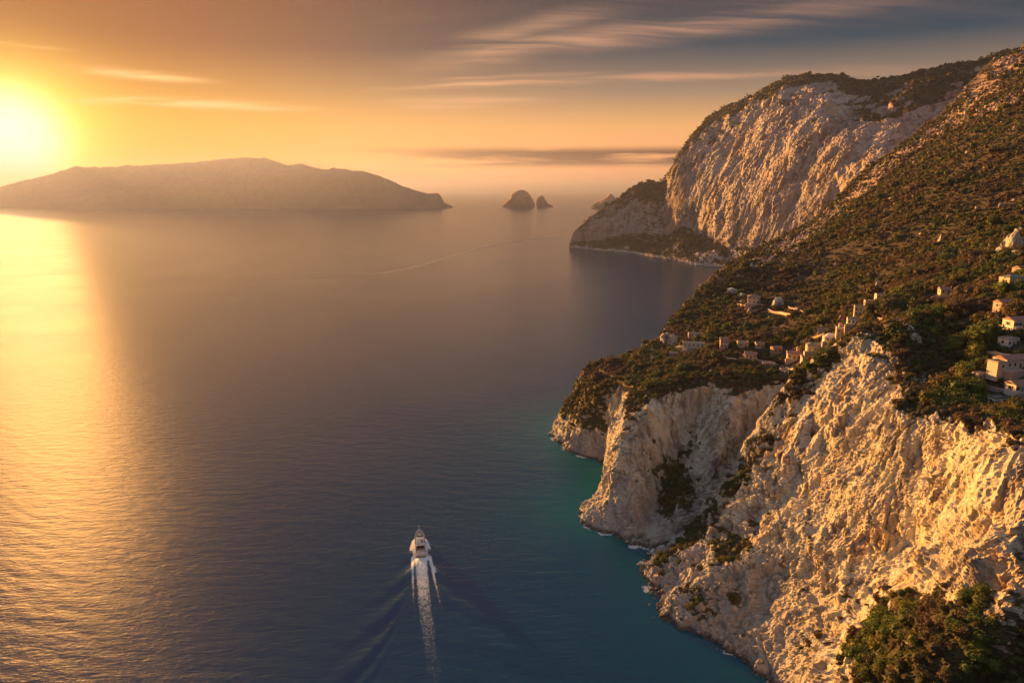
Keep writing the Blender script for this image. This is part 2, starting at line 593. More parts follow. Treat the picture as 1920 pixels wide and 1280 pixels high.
def veg_basic(base=0.0, slope_gain=1.6, top=0.0, seed=3, f=1.0):
    def fn(G, n, r, c):
        P = G.reshape(-1, 3)
        patch = fbm(P * f / 22.0, 4, 0.55, seed=seed).reshape(r.shape)
        v = base + slope_gain * (n[:, :, 2] - 0.55) + 0.9 * patch
        v = v + top * smstep(r, 0.82, 0.95)
        v = np.where(G[:, :, 2] < 3, -1, v)
        return np.clip(v, 0, 1)
    return fn


# foreground cliff: columns run from the near right wall to the hidden side of the left spur
P1 = [
    [(420, 60, -8), (400, 70, 0), (400, 100, 40), (400, 125, 65), (400, 145, 90), (400, 165, 110), (400, 185, 108)],
    [(290, 75, -8), (285, 85, 0), (280, 108, 36), (278, 135, 60), (275, 150, 85), (270, 163, 106), (275, 182, 102)],
    [(185, 88, -8), (182, 98, 0), (186, 118, 36), (195, 138, 62), (205, 150, 86), (214, 163, 108), (224, 182, 104)],
    [(122, 118, -8), (122, 128, 0), (132, 140, 40), (146, 150, 66), (160, 161, 88), (174, 173, 111), (190, 190, 108)],
    [(86, 168, -8), (90, 170, 0), (105, 165, 40), (120, 160, 69), (135, 171, 82), (147, 181, 112), (166, 196, 108)],
    [(96, 222, -8), (98, 222, 0), (112, 217, 24), (138, 217, 54), (146, 221, 82), (153, 226, 101), (172, 236, 99)],
    [(82, 246, -8), (85, 246, 0), (114, 253, 21), (130, 246, 48), (141, 246, 76), (147, 247, 100), (167, 252, 100)],
    [(63, 265, -8), (67, 265, 0), (100, 272, 19), (127, 278, 44), (144, 276, 77), (164, 279, 106), (187, 283, 106)],
    [(60, 293, -8), (64, 293, 0), (90, 301, 15), (113, 306, 45), (143, 313, 87), (165, 315, 117), (185, 318, 114)],
    [(62, 307, -8), (66, 306, 0), (87, 315, 9), (109, 323, 38), (135, 326, 82), (163, 322, 113), (185, 325, 113)],
    [(72, 322, -8), (76, 320, 0), (98, 328, 9), (118, 335, 37), (142, 338, 75), (165, 332, 104), (185, 332, 108)],
    [(86, 336, -8), (92, 338, 0), (112, 345, 14), (128, 352, 36), (146, 356, 64), (162, 352, 90), (185, 350, 95)],
]


def veg1(G, n, r, c):
    P = G.reshape(-1, 3)
    patch = fbm(P * np.array([1, 1, 0.45]) / 15.0, 4, 0.6, seed=4).reshape(r.shape)
    v = 1.5 * (n[:, :, 2] - 0.60) + 1.15 * patch
    # scrub runs down the crest of the left spur
    v += 0.9 * smstep(c, 0.785, 0.825) * smstep(-c, -0.94, -0.86)
    # wooded talus under the right wall
    x, y, z = G[:, :, 0], G[:, :, 1], G[:, :, 2]
    tal = smstep(-y, -176, -160) * smstep(-z, -82, -66) + 1.3 * np.exp(-(((x - 117) / 19)**2 + ((y - 180) / 30)**2 + ((z - 46) / 21)**2))
    v += 1.2 * tal
    v += 0.6 * smstep(r, 0.86, 0.93)
    # ledge at the foot of the gold face
    v += 0.75 * np.exp(-(((x - 104) / 13)**2 + ((y - 290) / 17)**2 + ((z - 22) / 8)**2))
    return np.clip(np.where(z < 3, 0, v), 0, 1)


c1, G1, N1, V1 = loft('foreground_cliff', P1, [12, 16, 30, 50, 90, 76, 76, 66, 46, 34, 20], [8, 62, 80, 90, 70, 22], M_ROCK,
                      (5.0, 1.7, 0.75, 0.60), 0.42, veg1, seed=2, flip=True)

P2 = [
    [(85, 325, -8), (90, 335, 0), (115, 345, 14), (135, 352, 36), (155, 360, 62), (165, 372, 80), (185, 375, 82)],
    [(74, 314, -8), (76, 322, 0), (92, 345, 12), (122, 362, 35), (148, 376, 58), (164, 388, 72), (175, 408, 74)],
    [(68, 314, -8), (70, 322, 0), (102, 346, 11), (113, 356, 34), (123, 369, 55), (137, 389, 71), (148, 410, 72)],
    [(64, 316, -8), (66, 324, 0), (90, 356, 10), (103, 384, 32), (112, 394, 52), (115, 395, 66), (120, 415, 68)],
    [(61, 318, -8), (63, 326, 0), (80, 352, 9), (88, 374, 28), (95, 390, 50), (98, 400, 63), (102, 420, 64)],
    [(60, 320, -8), (62, 328, 0), (66, 341, 14), (73, 361, 36), (77, 376, 50), (86, 395, 61), (92, 415, 62)],
    [(38, 342, -8), (41, 349, 0), (53, 352, 12), (58, 359, 33), (65, 374, 47), (78, 399, 57), (85, 420, 60)],
    [(43, 368, -8), (46, 370, 0), (54, 379, 13), (58, 388, 34), (65, 397, 46), (75, 412, 55), (84, 425, 58)],
    [(60, 412, -8), (65, 412, 0), (69, 419, 15), (71, 423, 32), (73, 427, 44), (76, 432, 52), (86, 440, 55)],
    [(57, 436, -8), (61, 438, 0), (63, 444, 16), (65, 448, 31), (67, 451, 42), (70, 456, 51), (82, 462, 55)],
    [(36, 456, -8), (40, 459, 0), (46, 463, 14), (51, 467, 27), (55, 470, 37), (61, 474, 47), (78, 480, 54)],
    [(26, 495, -8), (30, 496, 0), (38, 498, 12), (48, 500, 27), (54, 502, 40), (60, 505, 49), (78, 505, 54)],
    [(34, 524, -8), (38, 522, 0), (46, 521, 14), (53, 520, 28), (58, 520, 40), (66, 522, 47), (80, 515, 53)],
    [(74, 566, -8), (75, 560, 0), (79, 556, 14), (82, 551, 28), (85, 545, 38), (90, 535, 48), (96, 520, 53)],
    [(130, 610, -8), (130, 600, 0), (126, 590, 18), (124, 580, 35), (122, 572, 46), (120, 560, 56), (135, 552, 60)],
]


def veg2(G, n, r, c):
    P = G.reshape(-1, 3)
    x, y, z = G[:, :, 0], G[:, :, 1], G[:, :, 2]
    patch = fbm(P / 14.0, 4, 0.55, seed=6).reshape(r.shape)
    v = 1.6 * (n[:, :, 2] - 0.6) + 0.85 * patch
    v += 0.8 * smstep(r, 0.80, 0.9)
    v += 1.1 * np.exp(-(((x - 88) / 17)**2 + ((y - 364) / 26)**2 + ((z - 16) / 32)**2))       # wooded gully
    v += 1.35 * smstep(y, 425, 462) * smstep(z, 5, 24)                                       # headland flanks
    v -= 0.4 * smstep(-z, -9, -4)
    return np.clip(np.where(z < 3, 0, v), 0, 1)


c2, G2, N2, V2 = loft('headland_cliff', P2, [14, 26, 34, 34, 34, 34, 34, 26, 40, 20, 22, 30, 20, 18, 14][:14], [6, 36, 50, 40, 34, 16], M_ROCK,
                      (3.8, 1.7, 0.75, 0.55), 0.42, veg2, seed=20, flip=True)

# far mountain behind the bay
def wz(u, v, y, dz=0):
    a = W(u, v, y)
    return (a[0], a[1], a[2] + dz)


def s0(u, v):
    return S(u, v)


def below(p, d=-20):
    return (p[0], p[1] - 30, d)


P4 = []
for r1, rest in [
    (s0(1067, 466), [(1069, 455, 2240), (1074, 440, 2250), (1082, 429, 2262), (1093, 421, 2290), (1100, 440, 2420)]),
    (s0(1120, 470), [(1124, 452, 2225), (1130, 430, 2240), (1138, 405, 2280), (1150, 383, 2340), (1160, 420, 2560)]),
    (s0(1180, 474), [(1184, 452, 2160), (1188, 415, 2200), (1190, 375, 2270), (1200, 344, 2380), (1210, 380, 2600)]),
    (s0(1240, 484), [(1243, 455, 2040), (1248, 420, 2100), (1247, 375, 2200), (1240, 341, 2360), (1245, 370, 2600)]),
    (s0(1285, 493), [(1268, 442, 1985), (1265, 400, 2040), (1268, 345, 2090), (1278, 288, 2170), (1300, 300, 2500)]),
    (s0(1320, 499), [(1310, 446, 1920), (1305, 370, 1985), (1313, 290, 2060), (1333, 221, 2190), (1360, 260, 2600)]),
    (s0(1370, 503), [(1375, 455, 1760), (1375, 345, 1850), (1385, 250, 1960), (1405, 186, 2120), (1440, 240, 2650)]),
    ((600, 1590, 0), [(1425, 458, 1670), (1435, 340, 1740), (1450, 235, 1830), (1480, 150, 2040), (1490, 220, 2700)]),
    ((680, 1530, 0), [(1480, 448, 1590), (1500, 325, 1640), (1530, 220, 1720), (1560, 147, 1980), (1570, 220, 2700)]),
    ((760, 1480, 0), [(1540, 430, 1500), (1570, 310, 1530), (1600, 230, 1620), (1635, 160, 1880), (1650, 230, 2600)]),
    ((900, 1400, 0), [(1640, 400, 1400), (1660, 300, 1420), (1700, 215, 1520), (1755, 138, 1720), (1760, 230, 2400)]),
    ((1150, 1350, 0), [(1800, 330, 1350), (1830, 240, 1420), (1880, 160, 1550), (1950, 85, 1700), (1960, 200, 2200)]),
    ((1500, 1300, 0), [(2000, 330, 1350), (2030, 200, 1450), (2080, 110, 1550), (2150, 30, 1700), (2160, 200, 2200)]),
]:
    P4.append([below(r1), r1] + [wz(*a) for a in rest])


def veg4(G, n, r, c):
    P = G.reshape(-1, 3)
    z = G[:, :, 2]
    patch = fbm(P / 95.0, 5, 0.55, seed=8).reshape(r.shape)
    patch2 = fbm(P / 30.0, 4, 0.55, seed=9).reshape(r.shape)
    v = 1.5 * (n[:, :, 2] - 0.55) + 0.7 * patch + 0.35 * patch2
    v += 0.42 * smstep(-r, -0.27, -0.21) * smstep(r, 0.06, 0.10)      # wooded foot
    v += 0.28 * smstep(-c, -0.36, -0.26)                              # low western spur
    v += 0.50 * smstep(r, 0.82, 0.87) + 0.35 * smstep(r, 0.55, 0.7) * smstep(-c, -0.55, -0.4)                                 # wooded summit cap
    v -= 0.55 * smstep(r, 0.28, 0.34) * smstep(-r, -0.74, -0.62) * smstep(c, 0.28, 0.36)
    v += 0.5 * smstep(c, 0.72, 0.8) * smstep(r, 0.55, 0.7)
    return np.clip(np.where(z < 3 + 5 * (0.5 + patch2), 0, v), 0, 1)


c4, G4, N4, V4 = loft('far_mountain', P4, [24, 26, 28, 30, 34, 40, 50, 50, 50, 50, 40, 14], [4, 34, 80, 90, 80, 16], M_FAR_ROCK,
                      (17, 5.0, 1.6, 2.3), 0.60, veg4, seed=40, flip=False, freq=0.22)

# ------------------------------------------------------------------ upland: heights interpolated through surveyed points
UPTS = [(420, 190, 112), (300, 195, 108), (230, 190, 107), (178, 195, 109), (190, 225, 103), (168, 240, 101), (168, 262, 103), (182, 285, 108), (178, 318, 117), (176, 345, 103),
        (172, 372, 86), (168, 400, 74), (139, 402, 72), (112, 405, 67), (90, 405, 61), (80, 430, 55), (72, 460, 53), (70, 500, 52), (76, 524, 51), (98, 530, 54), (120, 545, 61)]
UPTS += [W(1300, 648, 508), W(1355, 648, 470), W(1400, 665, 440), W(1500, 560, 600), W(1650, 560, 430), W(1650, 450, 650),
         W(1800, 350, 680), W(1900, 250, 750), W(1920, 460, 420), W(1900, 530, 340), W(1890, 605, 290), W(1890, 690, 256), W(1800, 650, 300),
         W(1700, 600, 340), W(1560, 632, 400), W(1630, 585, 385), W(1420, 565, 560), W(1500, 500, 700), W(1750, 500, 480),
         W(1560, 430, 820), W(1700, 330, 880), W(1840, 230, 920), W(1830, 780, 232), W(1500, 640, 440), W(1580, 560, 480), W(1800, 560, 360),
         W(1420, 610, 520), W(1350, 600, 570)]
SIL = [(128, 562, 61), W(1262, 600, 610), W(1290, 570, 655), W(1330, 530, 720), W(1370, 499, 790), W(1430, 464, 870), W(1500, 430, 960), W(1560, 380, 1010), W(1620, 322, 1055),
       W(1680, 280, 1085), W(1740, 235, 1110), W(1790, 190, 1135), W(1845, 130, 1160), W(1920, 92, 1190), W(2100, 20, 1250)]
UPTS += SIL
UPTS += [(600, 300, 200), (700, 500, 290), (900, 800, 400), (1100, 1100, 500), (500, 170, 150)]
UP = np.array(UPTS, dtype=float)


def tps_fit(P):
    n = len(P)
    d = np.linalg.norm(P[:, None, :2] - P[None, :, :2], axis=2) / 100
    K = np.where(d > 0, d * d * np.log(d + 1e-12), 0) + np.eye(n) * 0.002
    T = np.c_[np.ones(n), P[:, :2] / 100]
    A = np.block([[K, T], [T.T, np.zeros((3, 3))]])
    return np.linalg.solve(A, np.r_[P[:, 2], np.zeros(3)])


TW = tps_fit(UP)


def tps(x, y):
    out = np.full(x.shape, TW[-3]) + TW[-2] * x / 100 + TW[-1] * y / 100
    for k in range(len(UP)):
        d2 = ((x - UP[k, 0])**2 + (y - UP[k, 1])**2) / 1e4
        out += TW[k] * 0.5 * d2 * np.log(d2 + 1e-12)
    return out


POLY = [(480, 170), (400, 172), (276, 172), (222, 174), (186, 184), (156, 190), (154, 204), (159, 228), (153, 247), (156, 262), (169, 280), (171, 316), (170, 338), (168, 352),
        (171, 374), (167, 396), (139, 397), (117, 402), (99, 406), (88, 404), (79, 410), (79, 434), (70, 459), (66, 476), (65, 505), (70, 518), (92, 529), (118, 546)]
POLY += [(p[0] - 3, p[1] - 1) for p in SIL] + [(1600, 1400), (1600, 150)]
POLY = np.array([(p[0], p[1]) for p in POLY], dtype=float)


def poly_sd(x, y):
    """signed distance to the upland outline, positive outside"""
    best = np.full(x.shape, 1e18)
    inside = np.zeros(x.shape, dtype=bool)
    n = len(POLY)
    for k in range(n):
        ax, ay = POLY[k]
        bx, by = POLY[(k + 1) % n]
        ex, ey = bx - ax, by - ay
        t = np.clip(((x - ax) * ex + (y - ay) * ey) / (ex * ex + ey * ey), 0, 1)
        best = np.minimum(best, (x - ax - t * ex)**2 + (y - ay - t * ey)**2)
        c = ((ay > y) != (by > y)) & (x < (bx - ax) * (y - ay) / (by - ay + 1e-12) + ax)
        inside ^= c
    d = np.sqrt(best)
    return np.where(inside, -d, d)


def upland_height(x, y):
    z = tps(x, y)
    P = np.stack([x, y, 0 * x], axis=1)
    far = smstep(y, 380, 800)
    z = z + (1.5 + 6.0 * far) * fbm(P / 90.0, 4, 0.5, seed=60)
    # gullies running down the slope towards the sea (down-left), and broken rocky ground
    q = np.stack([(x * 0.55 + y * 0.83) / 34.0, (x * -0.83 + y * 0.55) / 120.0, 0 * x], axis=1)
    z = z + (0.6 + 3.2 * far) * fbm(q, 3, 0.5, seed=64, ridged=True)
    z = z + (0.5 + 1.0 * far) * fbm(P / 9.0, 3, 0.55, seed=66, ridged=True)
    return z


def build_upland():
    na, nr = 560, 620
    az = np.radians(np.linspace(3, 54, na))
    rr = np.exp(np.linspace(math.log(215), math.log(1750), nr))
    A, Rr = np.meshgrid(az, rr, indexing='ij')
    x = (Rr * np.sin(A)).ravel()
    y = (Rr * np.cos(A)).ravel()
    sd = poly_sd(x, y) + 2.0 * pn(np.stack([x, y, 0 * x], axis=1) / 11.0, 70)
    z = upland_height(x, y)
    land = z.copy()
    drop = np.maximum(sd, 0) * np.where(y > 560, 2.0, 5.0)
    z = np.maximum(z - drop, -12)
    G = np.stack([x, y, z], axis=1).reshape(na, nr, 3)
    n = -grid_normals(G)
    n = np.where(n[:, :, 2:3] < 0, -n, n)
    P = G.reshape(-1, 3)
    patch = fbm(P / 30.0, 5, 0.6, seed=72).reshape(na, nr)
    ridge_line = np.exp(-((x - 330) / 300)**2).reshape(na, nr) * 0
    xx, yy = G[:, :, 0], G[:, :, 1]
    # rocky strip along the crest that carries the skyline
    sdg = sd.reshape(na, nr)
    crest = np.exp(-((sdg + 45) / 38.0)**2) * smstep(yy, 640, 780)
    rock = 0.15 + 0.9 * patch + 0.72 * crest + 0.9 * (0.72 - n[:, :, 2])
    crag = np.array(W(1868, 190, 960))
    dcr = np.exp(-(((xx - crag[0]) / 42)**2 + ((yy - crag[1]) / 60)**2))
    rock += 0.9 * dcr
    rock = np.clip(np.where(yy < 380, rock * 0.6, rock), 0, 1)
    f = grid_faces(na, nr)
    keep = (P[f][:, :, 2].max(axis=1) > -8)
    f = f[keep]
    used = np.unique(f)
    remap = -np.ones(len(P), dtype=np.int64)
    remap[used] = np.arange(len(used))
    f = remap[f]
    # orient faces upward
    a, b, c_ = P[used][f[:, 0]], P[used][f[:, 1]], P[used][f[:, 2]]
    nz = np.cross(b - a, c_ - a)[:, 2]
    if nz.mean() < 0:
        f = f[:, ::-1]
    me = mesh_from_arrays('upland', P[used], f, {'rock': rock.ravel()[used]}, True, [M_EARTH])
    ob = bpy.data.objects.new('hillside', me)
    link(ob, kind='structure')
    return ob, P[used], f, rock.ravel()[used], sd[used], n.reshape(-1, 3)[used]


upland, UPP, UPF, UPROCK, UPSD, UPN = build_upland()
UPBVH = BVHTree.FromPolygons([tuple(p) for p in UPP.tolist()], UPF.tolist())


def ground_z(x, y):
    h = UPBVH.ray_cast(Vector((x, y, 900)), Vector((0, 0, -1)))
    return h[0].z if h[0] is not None else 0.0


# ------------------------------------------------------------------ far islands
def ridge_island(name, pts, depth, base_v, width, seed, mat, nu=420, nv=44, label=None, power=1.0):
    """pts: skyline of the island as (u, v) positions; a ridge running across the view with slopes either side"""
    pts = sorted(pts)
    us = np.linspace(pts[0][0], pts[-1][0], nu)
    vs = np.interp(us, [p[0] for p in pts], [p[1] for p in pts])
    crest = np.array([W(u, v, depth) for u, v in zip(us, vs)])
    G = np.zeros((nu, nv, 3))
    s = np.linspace(-1, 1, nv)
    for j, sj in enumerate(s):
        prof = (1 - abs(sj))**power
        G[:, j, 0] = crest[:, 0] * (1 + 0.0 * sj)
        G[:, j, 1] = crest[:, 1] + sj * width
        G[:, j, 2] = crest[:, 2] * prof - 6 * (1 - prof)
    P = G.reshape(-1, 3).copy()
    amp = np.clip(P[:, 2], 0, None)
    scl = width * 0.45
    nn = fbm(np.stack([P[:, 0], P[:, 1] * 1.0, 0 * P[:, 0]], axis=1) / scl, 5, 0.55, seed=seed, ridged=True)
    side = 1 - (1 - np.abs(s))[None, :].repeat(nu, 0).ravel()**2
    P[:, 2] += amp * 0.30 * (nn - 0.35) * (0.12 + 0.9 * side)
    jag = fbm(np.stack([P[:, 0], P[:, 1], 0 * P[:, 0]], axis=1) / 170.0, 4, 0.6, seed=seed + 40, ridged=True)
    P[:, 2] += 16 * (jag - 0.4) * smstep(amp, 10, 150)
    P[:, 2] = np.maximum(P[:, 2], -6)
    f = grid_faces(nu, nv)
    me = mesh_from_arrays(name, P, f, {'veg': np.full(len(P), 0.0)}, True, [mat])
    ob = bpy.data.objects.new(name, me)
    link(ob, kind='structure')
    if label:
        ob['label'] = label
    return ob


ridge_island('island', [(20, 345), (60, 335), (110, 322), (140, 312), (200, 311), (300, 308), (360, 303), (400, 300), (440, 294), (452, 292.5), (495, 294), (510, 299), (540, 309),
                        (565, 307), (600, 315), (640, 330), (700, 360), (745, 377)], 9200, 381, 1000, 5, M_ISLAND,
             label='long hazy island ridge nearest the setting sun')
ridge_island('island', [(30, 388), (60, 383), (110, 376), (190, 362), (280, 349), (380, 340), (450, 333), (490, 327), (520, 322.5), (545, 326), (565, 331), (583, 327), (605, 318), (625, 313.5), (660, 318), (693, 324),
                        (730, 337), (755, 348), (780, 358), (800, 362), (822, 363), (828, 371), (832, 379), (846, 387)], 7800, 386, 520, 15, M_ISLAND,
             label='nearer low hump of the hazy island across the water')


def sea_stack(name, pts, depth, seed, label, dz=0.7):
    """rugged rock islet: an outline in profile, rounded in plan"""
    pts = sorted(pts)
    x0, x1 = W(pts[0][0], 388, depth)[0], W(pts[-1][0], 388, depth)[0]
    nu, nv = 70, 40
    us = np.linspace(pts[0][0], pts[-1][0], nu)
    vs = np.interp(us, [p[0] for p in pts], [p[1] for p in pts])
    hw = (x1 - x0) / 2
    P = np.zeros((nu, nv, 3))
    for i, (u, v) in enumerate(zip(us, vs)):
        c = W(u, v, depth)
        rel = (c[0] - (x0 + x1) / 2) / hw
        half = hw * dz * math.sqrt(max(0.02, 1 - rel * rel))
        for j in range(nv):
            s = -1 + 2 * j / (nv - 1)
            P[i, j] = (c[0], c[1] + s * half, max(c[2], 0) * (1 - abs(s)**2.6) - 5)
    Q = P.reshape(-1, 3).copy()
    n = fbm(Q / (hw * 0.4), 4, 0.55, seed=seed, ridged=True)
    Q[:, 1] += hw * 0.25 * n
    Q[:, 2] += np.clip(Q[:, 2], 0, 40) / 40 * hw * 0.06 * n
    me = mesh_from_arrays(name, Q, grid_faces(nu, nv), {'veg': np.full(len(Q), 0.45)}, True, [M_ISLAND])
    ob = bpy.data.objects.new(name, me)
    return link(ob, label=label, category='rock islet', group='rock islets near the horizon')


sea_stack('rock_islet', [(939, 388), (945, 383), (951, 375), (957, 370), (959, 364), (966, 360), (975, 356.5), (983, 357), (990, 361), (995, 368), (1000, 376), (1003, 382), (1003.5, 388)], 8150, 3,
          'large domed rock islet, leftmost of the islets near the horizon')
sea_stack('rock_islet', [(1005, 388), (1006, 374), (1010, 369), (1015, 366), (1019, 368), (1023, 376), (1029, 382), (1036, 385), (1039, 388)], 8200, 5,
          'small pointed rock islet just right of the large domed one')
sea_stack('rock_islet', [(1105, 393), (1112, 386), (1122, 379), (1132, 373), (1140, 368), (1146, 364), (1150, 367), (1156, 374), (1170, 380), (1185, 390)], 7400, 9,
          'pale hazy rock islet half hidden behind the far mountain spur')


# ------------------------------------------------------------------ sea
BOAT = Vector((-48.0, 325.0, 0.0))
HEAD = Vector((-0.165, 0.986, 0)).normalized()


def kelvin(x, y, V=6.6):
    """wave heights behind a moving boat: s runs astern, r to starboard"""
    sx = -((x - BOAT.x) * HEAD.x + (y - BOAT.y) * HEAD.y)
    ry = (x - BOAT.x) * HEAD.y - (y - BOAT.y) * HEAD.x
    k0 = 9.81 / V**2
    z = np.zeros_like(x)
    ths = np.radians(np.linspace(-72, 72, 180))
    for th in ths:
        k = k0 / math.cos(th)**2
        amp = math.exp(-(k / 1.5)**2) * (0.04 + abs(math.sin(th))**2) * math.cos(th)**-0.5
        z += amp * np.cos(k * (sx * math.cos(th) + ry * math.sin(th)))
    z /= len(ths)
    ast = smstep(sx, -8, 10)
    wedge = smstep(-(np.abs(ry) - 0.37 * (sx + 10)), -4, 3)
    return z * ast * wedge * np.exp(-np.maximum(sx, 0) / 190.0) * 2.1


def water_material():
    m, t, b = new_mat('sea_water')
    geo = t.new('ShaderNodeNewGeometry')
    p = geo.outputs['Position']
    shore = t.attr('shore')
    n = t.noise(p, 0.02, 4, 0.5)
    deep = (0.0, 0.036, 0.085)
    shallow = (0.0, 0.115, 0.13)
    sf = t.math('MULTIPLY', shore, t.maprange(n, 0.3, 0.7, 0.75, 1.1))
    c = t.mix(sf, deep, shallow)
    t.put(b.inputs['Base Color'], c)
    b.inputs['Roughness'].default_value = 0.18
    b.inputs['IOR'].default_value = 1.333
    b.inputs['Specular IOR Level'].default_value = 0.5
    # wind sea: several crossing trains of crests, crests run up to the right
    w1 = t.noise(t.scaled(p, (0.34, 1.0, 1), (0, 0, R(-14))), 0.27, 3, 0.55, 0.4)
    w2 = t.noise(t.scaled(p, (0.38, 1.0, 1), (0, 0, R(-24))), 0.85, 3, 0.6, 0.3)
    w3 = t.noise(t.scaled(p, (0.55, 1.0, 1), (0, 0, R(8))), 2.0, 3, 0.6)
    gust = t.maprange(t.noise(p, 0.006, 3, 0.5), 0.35, 0.65, 0.7, 1.15)
    h = t.math('ADD', t.math('MULTIPLY', w1, 1.0), t.math('ADD', t.math('MULTIPLY', w2, 0.55), t.math('MULTIPLY', w3, 0.22)))
    nrm = t.bump(t.math('MULTIPLY', h, gust), 1.0, WAVE)
    t.put(b.inputs['Normal'], nrm)
    # foam where the swell meets the rocks
    foam = t.attr('foam')
    fn = t.noise(p, 0.55, 6, 0.75, 0.6)
    ff = t.maprange(t.math('ADD', foam, t.math('MULTIPLY', t.math('SUBTRACT', fn, 0.5), 1.5)), 0.62, 0.82, 0, 0.8, True)
    b2 = t.new('ShaderNodeBsdfDiffuse')
    b2.inputs[0].default_value = (0.55, 0.60, 0.60, 1)
    mx = t.new('ShaderNodeMixShader')
    t.put(mx.inputs[0], ff)
    out = t.n['Material Output']
    t.l.new(b.outputs[0], mx.inputs[1])
    t.l.new(b2.outputs[0], mx.inputs[2])
    t.l.new(mx.outputs[0], out.inputs[0])
    return m


WAVE = 0.34
M_WATER = water_material()


def build_sea():
    az = np.radians(np.concatenate([np.linspace(-180, -46, 30)[:-1], np.linspace(-46, 46, 760), np.linspace(46, 180, 30)[1:]]))
    ang = np.concatenate([np.linspace(89, 43, 12)[:-1], np.linspace(43, 1.2, 620)[:-1], np.exp(np.linspace(math.log(1.2), math.log(0.19), 60))])
    rr = H / np.tan(np.radians(ang))
    A, Rr = np.meshgrid(az, rr, indexing='ij')
    x = (Rr * np.sin(A)).ravel()
    y = (Rr * np.cos(A)).ravel()
    d = np.hypot(x, y)
    z = np.zeros_like(x)
    near = (d < 900) & (y > 0)
    zn = z[near]
    xn, yn = x[near], y[near]
    fade = 1 - smstep(d[near], 350, 850)
    for lam, amp, dirn in ((19, 0.025, -12), (13, 0.025, -24), (9.5, 0.02, -6), (7, 0.02, -32)):
        k = 2 * math.pi / lam
        a = R(90 + dirn)
        ph = 2.5 * pn(np.stack([xn, yn, 0 * xn], axis=1) / 60.0, int(lam))
        zn += amp * np.sin(k * (xn * math.cos(a) + yn * math.sin(a)) + ph * 2.5) * fade
    zn += kelvin(xn, yn)
    z[near] = zn
    # shore distance
    shore = np.zeros_like(x)
    foam = np.zeros_like(x)
    segs = [np.array(c)[:, 1, :2] for c in (P1, P2)]
    best = np.full(x.shape, 1e9)
    reg = (x > -220) & (x < 330) & (y > 60) & (y < 760)
    # actual waterline of the displaced rock: points of the cliff meshes that sit within a hand of sea level
    pts = []
    for G in (G1, G2):
        g = G.reshape(-1, 3)
        pts.append(g[(g[:, 2] > -0.9) & (g[:, 2] < 0.9)][:, :2])
    pts = np.concatenate(pts)
    from mathutils.kdtree import KDTree
    kd = KDTree(len(pts))
    for i, q in enumerate(pts.tolist()):
        kd.insert((q[0], q[1], 0), i)
    kd.balance()
    idx = np.nonzero(reg)[0]
    bb = np.array([kd.find((a, b_, 0))[2] for a, b_ in zip(x[idx].tolist(), y[idx].tolist())])
    best[idx] = bb
    shore = np.exp(-(best / 30.0)**0.9) * 0.95
    # shelf is widest off the headland
    shore = np.clip(shore * (0.35 + 0.85 * smstep(y, 270, 380)), 0, 1)
    foam = np.exp(-(best / 2.6)) * 0.95
    fp = np.zeros_like(x)
    fp[idx] = pn(np.stack([x[idx], y[idx], 0 * x[idx]], axis=1) / 9.0, 21)
    foam = foam * (0.35 + 1.1 * smstep(fp, -0.25, 0.4))
    V = np.stack([x, y, z], axis=1)
    f = grid_faces(len(az), len(rr))
    me = mesh_from_arrays('sea', V, f, {'shore': shore, 'foam': foam}, True, [M_WATER])
    me.update()
    ob = bpy.data.objects.new('sea', me)
    link(ob, kind='structure')
    nz = np.cross(V[f[:, 1]] - V[f[:, 0]], V[f[:, 2]] - V[f[:, 0]])[:, 2].mean()
    if nz < 0:
        me.flip_normals()
    return ob


sea = build_sea()

# ------------------------------------------------------------------ mesh helpers for built things
class MB:
    def __init__(self):
        self.v, self.f = [], []

    def add(self, v, f):
        o = len(self.v)
        self.v += [tuple(a) for a in v]
        self.f += [tuple(i + o for i in q) for q in f]
        return self

    def box(self, x0, x1, y0, y1, z0, z1):
        return self.add([(x0, y0, z0), (x1, y0, z0), (x1, y1, z0), (x0, y1, z0), (x0, y0, z1), (x1, y0, z1), (x1, y1, z1), (x0, y1, z1)],
                        [(0, 3, 2, 1), (4, 5, 6, 7), (0, 1, 5, 4), (1, 2, 6, 5), (2, 3, 7, 6), (3, 0, 4, 7)])

    def tube(self, a, b, r0, r1=None, n=8):
        r1 = r0 if r1 is None else r1
        a, b = Vector(a), Vector(b)
        d = (b - a).normalized()
        s = d.orthogonal().normalized()
        t = d.cross(s)
        v = []
        for c, r in ((a, r0), (b, r1)):
            for k in range(n):
                th = 2 * math.pi * k / n
                v.append(c + s * math.cos(th) * r + t * math.sin(th) * r)
        f = [(k, (k + 1) % n, n + (k + 1) % n, n + k) for k in range(n)] + [tuple(range(n))[::-1], tuple(range(n, 2 * n))]
        return self.add(v, f)

    def mesh(self, name, mats, smooth=False, bevel=0):
        me = bpy.data.meshes.new(name)
        me.from_pydata(self.v, [], self.f)
        me.update()
        for p in me.polygons:
            p.use_smooth = smooth
        for m in (mats if isinstance(mats, (list, tuple)) else [mats]):
            me.materials.append(m)
        return me

    def part(self, name, mat, parent=None, smooth=False, **props):
        o = bpy.data.objects.new(name, self.mesh(name, mat, smooth))
        return link(o, parent, **props)


def empty(name, loc, rz=0.0, **props):
    o = bpy.data.objects.new(name, None)
    o.empty_display_size = 1
    o.location = loc
    o.rotation_euler = (0, 0, rz)
    return link(o, None, **props)


